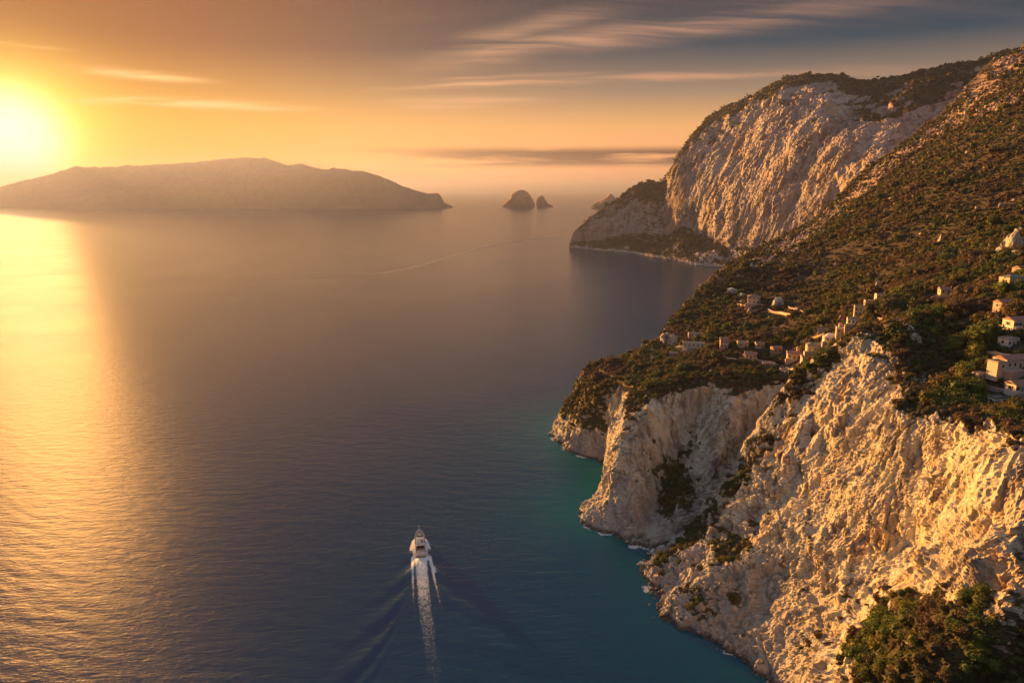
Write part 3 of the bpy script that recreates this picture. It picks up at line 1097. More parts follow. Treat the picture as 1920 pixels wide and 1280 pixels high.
# ------------------------------------------------------------------ foliage
def crown_mesh(name, seed, nleaf, leaf=0.2, lobes=7, mat=None, flat=0.75, wood=True):
    r = np.random.default_rng(seed)
    L = []
    for k in range(lobes):
        a = r.uniform(0, 2 * math.pi)
        rad = r.uniform(0.0, 0.62) if k else 0.0
        L.append((rad * math.cos(a), rad * math.sin(a), r.uniform(0.25, 0.75) * flat if k else 0.55 * flat, r.uniform(0.32, 0.55)))
    V, F = [], []
    # dark inner masses
    ico = [(0, 0, 1), (0.894, 0, 0.447), (0.276, 0.851, 0.447), (-0.724, 0.526, 0.447), (-0.724, -0.526, 0.447), (0.276, -0.851, 0.447),
           (0.724, 0.526, -0.447), (-0.276, 0.851, -0.447), (-0.894, 0, -0.447), (-0.276, -0.851, -0.447), (0.724, -0.526, -0.447), (0, 0, -1)]
    icf = [(0, 1, 2), (0, 2, 3), (0, 3, 4), (0, 4, 5), (0, 5, 1), (1, 6, 2), (2, 7, 3), (3, 8, 4), (4, 9, 5), (5, 10, 1),
           (6, 7, 2), (7, 8, 3), (8, 9, 4), (9, 10, 5), (10, 6, 1), (6, 11, 7), (7, 11, 8), (8, 11, 9), (9, 11, 10), (10, 11, 6)]
    for (x, y, z, q) in L:
        o = len(V)
        for p in ico:
            s = q * r.uniform(0.62, 0.92)
            V.append((x + p[0] * s, y + p[1] * s, max(z + p[2] * s * 0.8, 0.0)))
        F += [tuple(i + o for i in f) for f in icf]
    for k in range(nleaf):
        x, y, z, q = L[r.integers(lobes)]
        d = r.normal(size=3)
        d[2] = abs(d[2]) * 0.9 - 0.18
        d /= np.linalg.norm(d)
        c = np.array([x, y, z]) + d * q * r.uniform(0.78, 1.22)
        n = d + r.normal(size=3) * 0.55
        n /= np.linalg.norm(n)
        t = np.cross(n, r.normal(size=3))
        t /= np.linalg.norm(t)
        b = np.cross(n, t)
        s = leaf * r.uniform(0.6, 1.3)
        o = len(V)
        for (a1, b1) in ((-1, -0.35), (0.1, -0.75), (1, 0.25), (-0.15, 0.8)):
            V.append(tuple(c + t * a1 * s * 0.5 + b * b1 * s * 0.5 + n * r.uniform(-0.1, 0.1) * s))
        F.append((o, o + 1, o + 2))
        F.append((o, o + 2, o + 3))
    me = bpy.data.meshes.new(name)
    me.from_pydata(V, [], F)
    me.update()
    me.materials.append(mat)
    return me


FAR_CROWNS = [crown_mesh('shrub', 100 + k, 60, 0.30, 5 + k % 3, M_LEAF, 0.75 + 0.1 * (k % 3)) for k in range(6)]
NEAR_CROWNS = [crown_mesh('crown', 200 + k, 620, 0.135, 9, M_LEAF_GREEN, 0.95) for k in range(5)]
MID_CROWNS = [crown_mesh('shrub', 300 + k, 240, 0.19, 7, M_LEAF, 0.85) for k in range(5)]


def scatter_stuff(name, pts, scl, meshes, label=None, seed=0):
    """one object that instances small meshes on many points"""
    protos = bpy.data.collections.new(name + '_kinds')
    for me in meshes:
        protos.objects.link(bpy.data.objects.new(me.name, me))
    n = len(pts)
    r = np.random.default_rng(seed)
    me = bpy.data.meshes.new(name)
    me.vertices.add(n)
    me.vertices.foreach_set('co', np.asarray(pts, dtype=np.float32).ravel())
    at = me.attributes.new('size', 'FLOAT_VECTOR', 'POINT')
    at.data.foreach_set('vector', np.asarray(scl, dtype=np.float32).ravel())
    rot = np.stack([r.normal(0, 0.12, n), r.normal(0, 0.12, n), r.uniform(0, 6.283, n)], axis=1)
    at = me.attributes.new('turn', 'FLOAT_VECTOR', 'POINT')
    at.data.foreach_set('vector', rot.astype(np.float32).ravel())
    me.update()
    ob = bpy.data.objects.new(name, me)
    link(ob, kind='stuff', label=label)
    ng = bpy.data.node_groups.new(name, 'GeometryNodeTree')
    ng.interface.new_socket('Geometry', in_out='INPUT', socket_type='NodeSocketGeometry')
    ng.interface.new_socket('Geometry', in_out='OUTPUT', socket_type='NodeSocketGeometry')
    N, Lk = ng.nodes, ng.links
    gi, go = N.new('NodeGroupInput'), N.new('NodeGroupOutput')
    m2p = N.new('GeometryNodeMeshToPoints')
    ci = N.new('GeometryNodeCollectionInfo')
    ci.inputs[0].default_value = protos
    ci.inputs['Separate Children'].default_value = True
    ci.inputs['Reset Children'].default_value = True
    iop = N.new('GeometryNodeInstanceOnPoints')
    iop.inputs['Pick Instance'].default_value = True
    rv = N.new('FunctionNodeRandomValue')
    rv.data_type = 'INT'
    for s_ in rv.inputs:
        if s_.name == 'Min' and s_.type == 'INT':
            s_.default_value = 0
        if s_.name == 'Max' and s_.type == 'INT':
            s_.default_value = len(meshes) - 1
    ra = N.new('GeometryNodeInputNamedAttribute')
    ra.data_type = 'FLOAT_VECTOR'
    ra.inputs[0].default_value = 'turn'
    sa = N.new('GeometryNodeInputNamedAttribute')
    sa.data_type = 'FLOAT_VECTOR'
    sa.inputs[0].default_value = 'size'
    e2r = N.new('FunctionNodeEulerToRotation')
    Lk.new(gi.outputs[0], m2p.inputs[0])
    Lk.new(m2p.outputs[0], iop.inputs['Points'])
    Lk.new(ci.outputs[0], iop.inputs['Instance'])
    Lk.new([o_ for o_ in rv.outputs if o_.type == 'INT'][0], iop.inputs['Instance Index'])
    Lk.new(ra.outputs[0], e2r.inputs[0])
    Lk.new(e2r.outputs[0], iop.inputs['Rotation'])
    Lk.new(sa.outputs[0], iop.inputs['Scale'])
    Lk.new(iop.outputs[0], go.inputs[0])
    md = ob.modifiers.new('plants', 'NODES')
    md.node_group = ng
    return ob


def in_view(P, margin=40):
    """photo coordinates of world points, and whether they fall in frame"""
    d = P - np.array([0, 0, H])
    cp, sp = math.cos(PITCH), math.sin(PITCH)
    dep = d[:, 1] * cp - d[:, 2] * sp
    u = 960 + 1280 * d[:, 0] / dep
    v = 640 - 1280 * (d[:, 2] * cp + d[:, 1] * sp) / dep
    ok = (dep > 0) & (u > -margin) & (u < 1920 + margin) & (v > -margin) & (v < 1280 + margin)
    return u, v, dep, ok


# places kept clear for buildings: (x, y, radius)
CLEAR = []


def spot(u, v):
    a = Vector(W(u, v, 100)) - Vector((0, 0, H))
    h = UPBVH.ray_cast(Vector((0, 0, H)), a.normalized())
    return h[0]


# ------------------------------------------------------------------ buildings on the slope
M_CREAM = plain_material('cream_plaster', (0.60, 0.50, 0.38), 0.85, 0.10)
M_WHITE = plain_material('white_plaster', (0.72, 0.68, 0.60), 0.85, 0.08)
M_PINK = plain_material('pink_plaster', (0.55, 0.41, 0.34), 0.85, 0.12)
M_OCHRE = plain_material('ochre_plaster', (0.56, 0.44, 0.28), 0.85, 0.12)
M_STONE = plain_material('masonry', (0.36, 0.29, 0.22), 0.95, 0.22, 0.9)
M_TILE = plain_material('clay_tile', (0.34, 0.19, 0.14), 0.85, 0.2, 1.2)
M_SLATE = plain_material('grey_roof', (0.20, 0.19, 0.18), 0.85, 0.2, 1.2)
M_TERR = plain_material('terrace_paving', (0.48, 0.38, 0.29), 0.9, 0.15)
M_GLASS = plain_material('window_glass', (0.03, 0.035, 0.04), 0.12, 0.05, 1.0, 0.0, 0.6)
M_SHUT = plain_material('painted_shutter', (0.13, 0.08, 0.12), 0.6, 0.1)
M_FRAME = plain_material('window_frame', (0.60, 0.56, 0.48), 0.6, 0.05)
M_WOOD = plain_material('timber', (0.20, 0.12, 0.07), 0.8, 0.2)

_frame_me = MB().box(-0.62, 0.62, -0.07, 0.0, -0.8, -0.7).box(-0.62, 0.62, -0.07, 0.0, 0.7, 0.8).box(-0.62, -0.52, -0.07, 0.0, -0.7, 0.7).box(0.52, 0.62, -0.07, 0.0, -0.7, 0.7).mesh('window', M_FRAME)
_pane_me = MB().box(-0.52, 0.52, -0.03, 0.02, -0.7, 0.7).mesh('pane', M_GLASS)
_shut_me = MB().box(-0.24, 0.24, -0.08, -0.01, -0.8, 0.8).mesh('shutter', M_SHUT)
_door_me = MB().box(-0.55, 0.55, -0.06, 0.0, 0.0, 2.15).mesh('door', M_WOOD)


def add_window(root, x, y, z, rz=0.0, shutters=False, s=1.0):
    f = link(bpy.data.objects.new('window', _frame_me), root)
    f.location, f.rotation_euler, f.scale = (x, y, z), (0, 0, rz), (s, 1, s)
    link(bpy.data.objects.new('pane', _pane_me), f)
    if shutters:
        for sx in (-0.88, 0.88):
            link(bpy.data.objects.new('shutter', _shut_me), f).location = (sx, 0, 0)


def add_roof(root, kind, w, d, h, mat, over=0.4, rise=1.6):
    m = MB()
    W2, D2 = w / 2 + over, d / 2 + over
    if kind == 'gable':
        m.add([(-W2, -D2, h), (W2, -D2, h), (W2, D2, h), (-W2, D2, h), (-W2, 0, h + rise), (W2, 0, h + rise)],
              [(0, 1, 5, 4), (3, 4, 5, 2), (0, 4, 3), (1, 2, 5), (0, 3, 2, 1)])
    elif kind == 'hip':
        q = max(W2 - D2, 0.3)
        m.add([(-W2, -D2, h), (W2, -D2, h), (W2, D2, h), (-W2, D2, h), (-q, 0, h + rise), (q, 0, h + rise)],
              [(0, 1, 5, 4), (2, 3, 4, 5), (3, 0, 4), (1, 2, 5), (0, 3, 2, 1)])
    elif kind == 'dome':
        n, mm = 16, 6
        vs = []
        for j in range(mm):
            a = j / mm * math.pi / 2
            for k in range(n):
                b = 2 * math.pi * k / n
                vs.append((math.cos(a) * w * 0.42 * math.cos(b), math.cos(a) * d * 0.42 * math.sin(b), h + math.sin(a) * rise * 1.4))
        vs.append((0, 0, h + rise * 1.4))
        fs = [(j * n + k, j * n + (k + 1) % n, (j + 1) * n + (k + 1) % n, (j + 1) * n + k) for j in range(mm - 1) for k in range(n)]
        fs += [((mm - 1) * n + k, (mm - 1) * n + (k + 1) % n, mm * n) for k in range(n)]
        m.add(vs, fs)
        m.box(-W2 + 0.3, W2 - 0.3, -D2 + 0.3, D2 - 0.3, h, h + 0.22)
    else:
        m.box(-W2 + over, W2 - over, -D2 + over, D2 - over, h - 0.02, h + 0.12)
        for a in ((-W2 + over, W2 - over, -D2 + over, -D2 + over + 0.25), (-W2 + over, W2 - over, D2 - over - 0.25, D2 - over),
                  (-W2 + over, -W2 + over + 0.25, -D2 + over + 0.25, D2 - over - 0.25), (W2 - over - 0.25, W2 - over, -D2 + over + 0.25, D2 - over - 0.25)):
            m.box(a[0], a[1], a[2], a[3], h + 0.12, h + 0.75)
    return m.part('roof', mat, root)


def arcade_mesh(w, h, n, thick=0.45):
    """front of arches: piers, arch heads and a band above"""
    m = MB()
    bay = w / n
    pier = bay * 0.22
    rad = (bay - pier) / 2
    spring = h * 0.52
    for k in range(n + 1):
        x = -w / 2 + k * bay
        m.box(x - pier / 2, x + pier / 2, -thick, 0, -2.5, spring)
    for k in range(n):
        cx = -w / 2 + (k + 0.5) * bay
        seg = 8
        for s in range(seg):
            a0, a1 = math.pi * s / seg, math.pi * (s + 1) / seg
            x0, z0 = cx - rad * math.cos(a0), spring + rad * math.sin(a0)
            x1, z1 = cx - rad * math.cos(a1), spring + rad * math.sin(a1)
            top = h
            v = [(x0, -thick, z0), (x1, -thick, z1), (x1, -thick, top), (x0, -thick, top), (x0, 0, z0), (x1, 0, z1), (x1, 0, top), (x0, 0, top)]
            m.add(v, [(0, 1, 2, 3), (4, 7, 6, 5), (0, 4, 5, 1), (3, 2, 6, 7)])
    for k in range(n + 1):
        x = -w / 2 + k * bay
        m.box(x - pier / 2, x + pier / 2, -thick + 0.002, -0.002, spring, h - 0.002)
    return m


def house(label, u, v, w, d, h, rz, wall=None, roof='flat', rmat=None, win=3, floors=1, shutters=False, terrace=0.0, chimney=False,
          arcade=0, pergola=False, wing=None, kind='house', side_win=1, lift=0.0, tower=None, door=True):
    p = spot(u, v)
    if p is None:
        return None
    z0 = min(p.z + 0.6, ground_z(p.x, p.y + d * 0.4) + 0.2) + lift
    root = empty('house', (p.x, p.y, z0), R(rz), label=label, category=kind, group='houses on the hillside')
    root.scale = (0.88, 0.88, 0.88)
    CLEAR.append((p.x, p.y, max(w, d) * 0.45 + 0.4))
    fw = Vector((math.sin(R(rz)), -math.cos(R(rz))))
    CLEAR.append((p.x + fw.x * d * 0.8, p.y + fw.y * d * 0.8, max(w * 0.42, 1.5)))
    CLEAR.append((p.x + fw.x * d * 1.6, p.y + fw.y * d * 1.6, w * 0.3))
    wall = wall or M_CREAM
    MB().box(-w / 2, w / 2, -d / 2, d / 2, -5, h).part('wall', wall, root)
    if floors > 1:
        MB().box(-w / 2 - 0.12, w / 2 + 0.12, -d / 2 - 0.12, d / 2 + 0.12, h / floors - 0.1, h / floors + 0.12).part('cornice', M_WHITE, root)
    rf = add_roof(root, roof, w, d, h, rmat or M_TERR)
    if chimney:
        MB().box(w * 0.2, w * 0.2 + 0.7, 0.2, 0.9, h, h + 2.6).part('chimney', wall, rf)
    fh = h / floors
    for fl in range(floors):
        zz = fl * fh + min(fh * 0.55, 1.9)
        if arcade and fl == 0:
            continue
        for k in range(win):
            x = -w / 2 + (k + 0.5) * w / win
            if door and fl == 0 and k == win // 2:
                o = link(bpy.data.objects.new('door', _door_me), root)
                o.location = (x, -d / 2, 0.05)
            else:
                add_window(root, x, -d / 2, zz, 0, shutters)
        for k in range(side_win):
            y = -d / 2 + (k + 0.5) * d / side_win
            add_window(root, -w / 2, y, zz, R(-90), shutters)
    if arcade:
        a = arcade_mesh(w * 0.96, fh, arcade).part('arcade', M_WHITE if wall is not M_WHITE else M_CREAM, root)
        a.location = (0, -d / 2 - 1.8, 0)
        MB().box(-w * 0.49, w * 0.49, -d / 2 - 2.3, -d / 2 - 0.003, fh, fh + 0.2).part('balcony', M_TERR, root)
    if pergola:
        m = MB()
        for k in range(6):
            x = -w / 2 + k * w / 5
            m.tube((x, -d / 2 - 3.0, -1.5), (x, -d / 2 - 3.0, 2.6), 0.14)
        for k in range(13):
            x = -w / 2 + k * w / 12
            m.box(x - 0.07, x + 0.07, -d / 2 - 3.3, -d / 2 - 0.05, 2.62, 2.76)
        m.box(-w / 2, w / 2, -d / 2 - 3.1, -d / 2 - 2.95, 2.45, 2.61)
        m.part('pergola', M_FRAME, root)
    if terrace:
        m = MB().box(-w / 2 - terrace * 0.5, w / 2 + terrace * 0.4, -d / 2 - terrace, -d / 2 - 0.004, -6, -0.15)
        t = m.part('terrace', M_TERR, root)
        MB().box(-w / 2 - terrace * 0.5, w / 2 + terrace * 0.4, -d / 2 - terrace - 0.004, -d / 2 - terrace + 0.25, -0.15, 0.8).part('parapet', M_CREAM, t)
    if wing:
        ww, wd, wh, wx, wy, wroof, wm = wing
        g = MB().box(wx - ww / 2, wx + ww / 2, wy - wd / 2, wy + wd / 2, -5, wh).part('wing', wall, root)
        q = add_roof(g, wroof, ww, wd, wh, wm)
        q.location = (wx, wy, 0)
        add_window(g, wx, wy - wd / 2, wh * 0.55, 0, shutters)
    if tower:
        tw, th, tx, ty = tower
        m = MB().box(tx - tw / 2, tx + tw / 2, ty - tw / 2, ty + tw / 2, h - 1, h + th)
        g = m.part('tower', wall, root)
        q = add_roof(g, 'hip', tw, tw, h + th, M_TILE, 0.25, 0.9)
        q.location = (tx, ty, 0)
        add_window(g, tx, ty - tw / 2, h + th * 0.5, 0, False, 0.8)
    return root


house('cream two storey villa with red tiled roof alone in the scrub, left of the slope', 1413, 568, 11, 8, 6.4, -18, M_CREAM, 'hip', M_TILE, 3, 2, False, 4,
      wing=(6, 5.5, 3.2, 8.4, -0.6, 'hip', M_TILE))
house('long cream villa with an arcade of arches beside the rock bluff, village end', 1300, 655, 17, 7, 5.6, -14, M_CREAM, 'flat', M_TERR, 5, 2, False, 3, arcade=6,
      wing=(8, 6, 4.2, 12.2, 0.8, 'flat', M_TERR))
house('low pink villa with flat roof just above the long arcaded villa', 1303, 632, 12, 6, 3.4, -10, M_PINK, 'flat', M_TERR, 3, 1)
house('narrow stepped pink house standing right of the long arcaded villa', 1357, 652, 6, 5.5, 6.8, -12, M_PINK, 'gable', M_TILE, 2, 2)
house('ochre house with a wide roof terrace behind the white pillars, middle of the village', 1392, 650, 8, 5, 3.6, -8, M_OCHRE, 'flat', M_OCHRE, 2, 1)
house('low cream house half sunk in green bushes, left of the chimney tower house', 1407, 672, 8, 5.5, 3.4, -16, M_CREAM, 'gable', M_TILE, 3, 1, terrace=2.5)
house('small rosy stone house at the brink above the dark wooded gully', 1440, 690, 8, 5, 3.2, -10, M_PINK, 'flat', M_TERR, 3, 1)
house('pale stone house with sloping roof near the cliff rim, centre of the village', 1455, 662, 7, 5, 3.6, 8, M_STONE, 'gable', M_TILE, 2, 1)
house('pink house with a slender square tower, between green gardens', 1488, 672, 9, 6, 3.8, -15, M_PINK, 'gable', M_TILE, 3, 1, tower=(2.2, 4.0, 2.6, 0.0), terrace=3)
house('long ochre villa with grey roofs and a pergola of posts, below the white domed house', 1532, 655, 14, 6, 4.0, -12, M_OCHRE, 'hip', M_SLATE, 4, 1, pergola=True, terrace=4.5)
house('white domed house at the left shoulder of the gold cliff', 1557, 636, 9, 6.5, 3.2, -14, M_WHITE, 'dome', M_WHITE, 2, 1, terrace=3)
house('small peach house with a pointed tower beside the domed house', 1578, 623, 7, 5, 3.4, -18, M_PINK, 'flat', M_WHITE, 2, 1, tower=(2.6, 2.8, -0.8, 0.4))
house('rounded white terrace house with pale parapets just left above the gold cliff summit', 1602, 605, 9, 6, 3.2, -20, M_WHITE, 'flat', M_TERR, 4, 1, terrace=3)
house('golden two storey house stepping up behind the cliff summit', 1613, 588, 8, 6, 6.0, -22, M_OCHRE, 'flat', M_TERR, 3, 2, wing=(6, 5, 3.4, 6.6, 1.0, 'flat', M_TERR))
house('low pink house with flat terrace above the golden house', 1632, 572, 8, 5, 3.2, -16, M_PINK, 'flat', M_PINK, 3, 1)
house('small white and pink house topmost of the cluster behind the cliff summit', 1650, 563, 6.5, 5, 4.6, -12, M_WHITE, 'flat', M_PINK, 2, 2)
house('tiny cream cottage between the long ochre villa and the chimney tower house', 1510, 676, 5.5, 4.5, 3.0, -6, M_CREAM, 'gable', M_TILE, 2, 1)
house('small rosy house with clay roof just right of the ochre roof terrace house', 1424, 652, 6, 4.5, 3.0, -4, M_PINK, 'gable', M_TILE, 2, 1)
house('little white house under the brink trees, left of the gold cliff shoulder', 1470, 700, 5.5, 4.5, 2.8, -12, M_WHITE, 'flat', M_TERR, 2, 1)
house('squat stone house below the arcaded villa, nearest the left cliff', 1262, 668, 6, 4.5, 2.8, -16, M_STONE, 'flat', M_TERR, 2, 1)
house('cream chapel with steep red roof and small tower above the pergola villa', 1540, 625, 5.5, 7, 3.4, -24, M_CREAM, 'gable', M_TILE, 1, 1, tower=(1.8, 2.6, 0, 2.4))
house('pink villa with terrace below the grey roofed villa at the right edge', 1880, 578, 7.5, 5, 3.4, 12, M_PINK, 'gable', M_TILE, 3, 1, terrace=2.5)
house('white house with dark shutters low at the right edge, above the long wall', 1905, 735, 7, 5, 3.2, 14, M_WHITE, 'gable', M_TILE, 3, 1, True, 2)
house('low ochre cottage alone on the bright ridge above the shaded grove', 1770, 552, 6, 4.5, 2.8, -10, M_OCHRE, 'gable', M_TILE, 2, 1)
house('pale stone hut among boulders right of the cliff summit', 1680, 612, 5, 4, 2.6, 12, M_STONE, 'gable', M_TILE, 2, 1)
house('cream villa with grey hipped roof and dark shutters, topmost at the right edge', 1896, 532, 10, 7, 4.4, 10, M_CREAM, 'hip', M_SLATE, 3, 1, True, 2.5)
house('pink house with red roof behind the grey roofed villa, at the right edge', 1915, 516, 8, 6, 4.6, 14, M_PINK, 'gable', M_TILE, 2, 1)
house('white flat roofed villa with long terrace under dark trees, right edge', 1905, 613, 10, 6, 3.6, 12, M_WHITE, 'gable', M_TILE, 4, 1, True, 2.5)
house('small pinkish white house in front of the dark wood, right side', 1862, 622, 5.5, 4.5, 3.0, 8, M_WHITE, 'flat', M_PINK, 2, 1)
house('low white house with dark garage opening below the long terrace, right edge', 1890, 646, 7, 5, 3.0, 16, M_WHITE, 'flat', M_TERR, 3, 1)
house('large cream villa with broad terrace and clay roof, lowest big house, right edge', 1893, 690, 12, 7, 4.0, 14, M_CREAM, 'gable', M_TILE, 4, 1, False, 4, wing=(6, 5, 3.0, -8.2, -1.2, 'flat', M_TERR))
house('small stone outbuilding left of the large curved terrace', 1836, 712, 5, 3.6, 2.4, 10, M_STONE, 'flat', M_TERR, 2, 1)
house('low greyish house in scrub near the cliff edge, bottom of the right hand houses', 1868, 758, 6, 4, 2.6, 12, M_WHITE, 'flat', M_SLATE, 2, 1)


def garden_wall(label, pix, h=1.3, thick=0.5, mat=None):
    pts = [spot(u, v) for u, v in pix]
    pts = [p for p in pts if p is not None]
    fine = []
    for a, b in zip(pts[:-1], pts[1:]):
        n = max(2, int((b - a).length / 2.5))
        for k in range(n):
            q = a.lerp(b, k / n)
            fine.append(Vector((q.x, q.y, ground_z(q.x, q.y))))
    fine.append(Vector((pts[-1].x, pts[-1].y, ground_z(pts[-1].x, pts[-1].y))))
    V, F = [], []
    for i, p in enumerate(fine):
        d = (fine[min(i + 1, len(fine) - 1)] - fine[max(i - 1, 0)])
        n = Vector((-d.y, d.x, 0)).normalized() * thick / 2
        top = p.z + h + 0.15 * math.sin(i * 2.1)
        V += [(p.x - n.x, p.y - n.y, p.z - 1.5), (p.x + n.x, p.y + n.y, p.z - 1.5), (p.x + n.x, p.y + n.y, top), (p.x - n.x, p.y - n.y, top)]
        CLEAR.append((p.x, p.y, 0.5))
        CLEAR.append((p.x + 0.3, p.y - 1.6, 0.6))
    for i in range(len(fine) - 1):
        for k in range(4):
            F.append((i * 4 + k, i * 4 + (k + 1) % 4, i * 4 + 4 + (k + 1) % 4, i * 4 + 4 + k))
    F += [(0, 1, 2, 3), tuple(len(V) - 4 + k for k in (3, 2, 1, 0))]
    m = MB()
    m.add(V, F)
    o = m.part('garden_wall', mat or M_STONE, None, label=label, category='wall', group='garden and terrace walls')
    return o


garden_wall('long pale retaining wall running right from the gold cliff summit', [(1645, 600), (1668, 603), (1690, 610), (1712, 622)], 1.6, 0.6, M_PINK)
garden_wall('stone wall below the solitary cream villa, left part of the slope', [(1382, 572), (1400, 580), (1418, 586)], 1.2)
garden_wall('reddish terrace wall in scrub right of the solitary villa', [(1440, 583), (1460, 588), (1482, 592)], 1.8, 0.7, M_PINK)
garden_wall('short upper wall among brown scrub right of the solitary villa', [(1478, 576), (1494, 582), (1506, 586)], 1.2)
garden_wall('pale wall climbing through the village gardens, centre', [(1420, 678), (1445, 680), (1470, 690), (1500, 695)], 1.2, 0.5, M_PINK)
garden_wall('low wall with white coping beside the arcaded villa', [(1335, 668), (1360, 672), (1380, 676)], 1.3, 0.5, M_CREAM)
garden_wall('garden wall above the pergola villa', [(1500, 642), (1520, 636), (1545, 628)], 1.3, 0.5, M_OCHRE)
garden_wall('terrace wall under the curved terrace villa, right edge', [(1822, 722), (1850, 730), (1880, 736), (1915, 742)], 1.5, 0.5, M_TERR)
garden_wall('long terrace wall close above the cliff rim at the right', [(1790, 770), (1820, 780), (1850, 792), (1880, 800)], 1.5, 0.6, M_TERR)
garden_wall('lowest pale wall along the brink at the right edge', [(1845, 800), (1875, 812), (1912, 826)], 1.1, 0.5, M_TERR)
garden_wall('garden wall between the two white houses at the right edge', [(1850, 664), (1880, 668), (1915, 674)], 1.3, 0.5, M_CREAM)
garden_wall('sunlit wall on the bright ridge above the shaded grove', [(1745, 560), (1775, 556), (1800, 552), (1822, 548)], 1.0, 0.5, M_OCHRE)


# ------------------------------------------------------------------ boulders and outcrops
def boulder_mesh(name, seed, mat, sub=3, tall=1.0):
    import bmesh
    bm = bmesh.new()
    bmesh.ops.create_icosphere(bm, subdivisions=sub, radius=1)
    co = np.array([v.co for v in bm.verts])
    n = fbm(co * 1.1 + seed, 3, 0.55, seed=seed, ridged=True) * 0.34 + 0.26 * facets(co * 1.25 + 3.7, seed) + 0.10 * facets(co * 2.9, seed + 1)
    for v, k in zip(bm.verts, n):
        v.co *= 0.85 + k
        v.co.z *= tall
    me = bpy.data.meshes.new(name)
    bm.to_mesh(me)
    bm.free()
    me.materials.append(mat)
    return me


M_OUTCROP = rock_material('outcrop_rock', light=(0.44, 0.34, 0.27), mid=(0.30, 0.225, 0.18), scale=1.4, bump=0.8, wet=False)
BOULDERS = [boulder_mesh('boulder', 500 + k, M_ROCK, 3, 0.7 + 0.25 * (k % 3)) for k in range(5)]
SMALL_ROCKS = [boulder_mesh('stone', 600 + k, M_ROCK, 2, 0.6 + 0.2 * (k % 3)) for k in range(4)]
OUTCROPS = [boulder_mesh('stone', 640 + k, M_OUTCROP, 2, 0.7 + 0.3 * (k % 3)) for k in range(4)]
for k, (u, v, s, lab) in enumerate([
        (1856, 471, 3.2, 'pale gold boulder, leftmost of the sunlit rocks high on the right'),
        (1880, 475, 3.6, 'cream boulder in the middle of the sunlit rocks high on the right'),
        (1897, 468, 5.2, 'tallest golden boulder of the sunlit rocks high on the right'),
        (1908, 480, 3.6, 'reddish boulder under the tall golden one, near the right edge'),
        (1912, 436, 3.0, 'small orange boulder above the golden rocks, at the right edge'),
        (1374, 550, 6.0, 'rosy rock outcrop on the left crest of the slope, left of the solitary villa'),
        (1392, 556, 3.2, 'small brown outcrop between the rosy rock and the solitary villa'),
        (1458, 572, 4.2, 'jagged pinkish outcrop right of the solitary villa'),
        (1250, 640, 5.5, 'tall ochre rock pillar on the bluff left of the arcaded villa'),
        (1262, 645, 4.5, 'second ochre rock pillar nearer the arcaded villa'),
        (1275, 655, 3.6, 'yellow rock at the foot of the bluff beside the arcaded villa'),
        (1695, 625, 2.6, 'pale boulder in scrub right of the gold cliff summit'),
        (1715, 640, 2.4, 'small rosy boulder below the long retaining wall')]):
    p = spot(u, v)
    if p is None:
        continue
    o = link(bpy.data.objects.new('boulder', BOULDERS[k % 5]), None, label=lab, category='rock', group='bare rocks on the hillside')
    tall = 1.5 if 'pillar' in lab or 'tallest' in lab else 1.0
    o.location, o.scale, o.rotation_euler = (p.x, p.y, ground_z(p.x, p.y) + s * 0.15), (s, s * 0.9, s * tall), (0, 0, k * 1.7)
    CLEAR.append((p.x, p.y, s * 0.8))
    CLEAR.append((p.x, p.y - s, s * 0.6))


def rock_scatter():
    r = np.random.default_rng(44)
    rad = np.hypot(UPP[:, 0], UPP[:, 1])
    cell = 0.0016 * 0.0034 * rad**2
    m = (r.random(len(UPP)) < cell * (0.0006 + 0.05 * smstep(UPROCK, 0.42, 0.75))) & (UPSD < 2) & (UPP[:, 1] > 380)
    P = UPP[m]
    s = np.minimum(1.35 * np.exp(r.normal(0, 0.4, len(P))), 2.6)
    P = P + np.stack([0 * s, 0 * s, s * 0.2], axis=1)
    scatter_stuff('outcrops', P, np.stack([s, s, s * r.uniform(0.7, 1.5, len(s))], axis=1), OUTCROPS, 'pale broken rocks poking through the hillside scrub', 9)
    # fallen rocks along the waterline
    pts = []
    for G in (G1, G2):
        g = G.reshape(-1, 3)
        pts.append(g[(g[:, 2] > -1.0) & (g[:, 2] < 1.2)])
    g = np.concatenate(pts)
    g = g[r.random(len(g)) < 0.10]
    s = np.minimum(0.6 * np.exp(r.normal(0, 0.4, len(g))), 1.1)
    g = g + np.stack([r.normal(-0.6, 1.0, len(g)), r.normal(0, 1.0, len(g)), 0 * s], axis=1)
    scatter_stuff('shore_rocks', g, np.stack([s, s, s * 0.8], axis=1), SMALL_ROCKS, 'dark wet rocks along the waterline', 10)


rock_scatter()



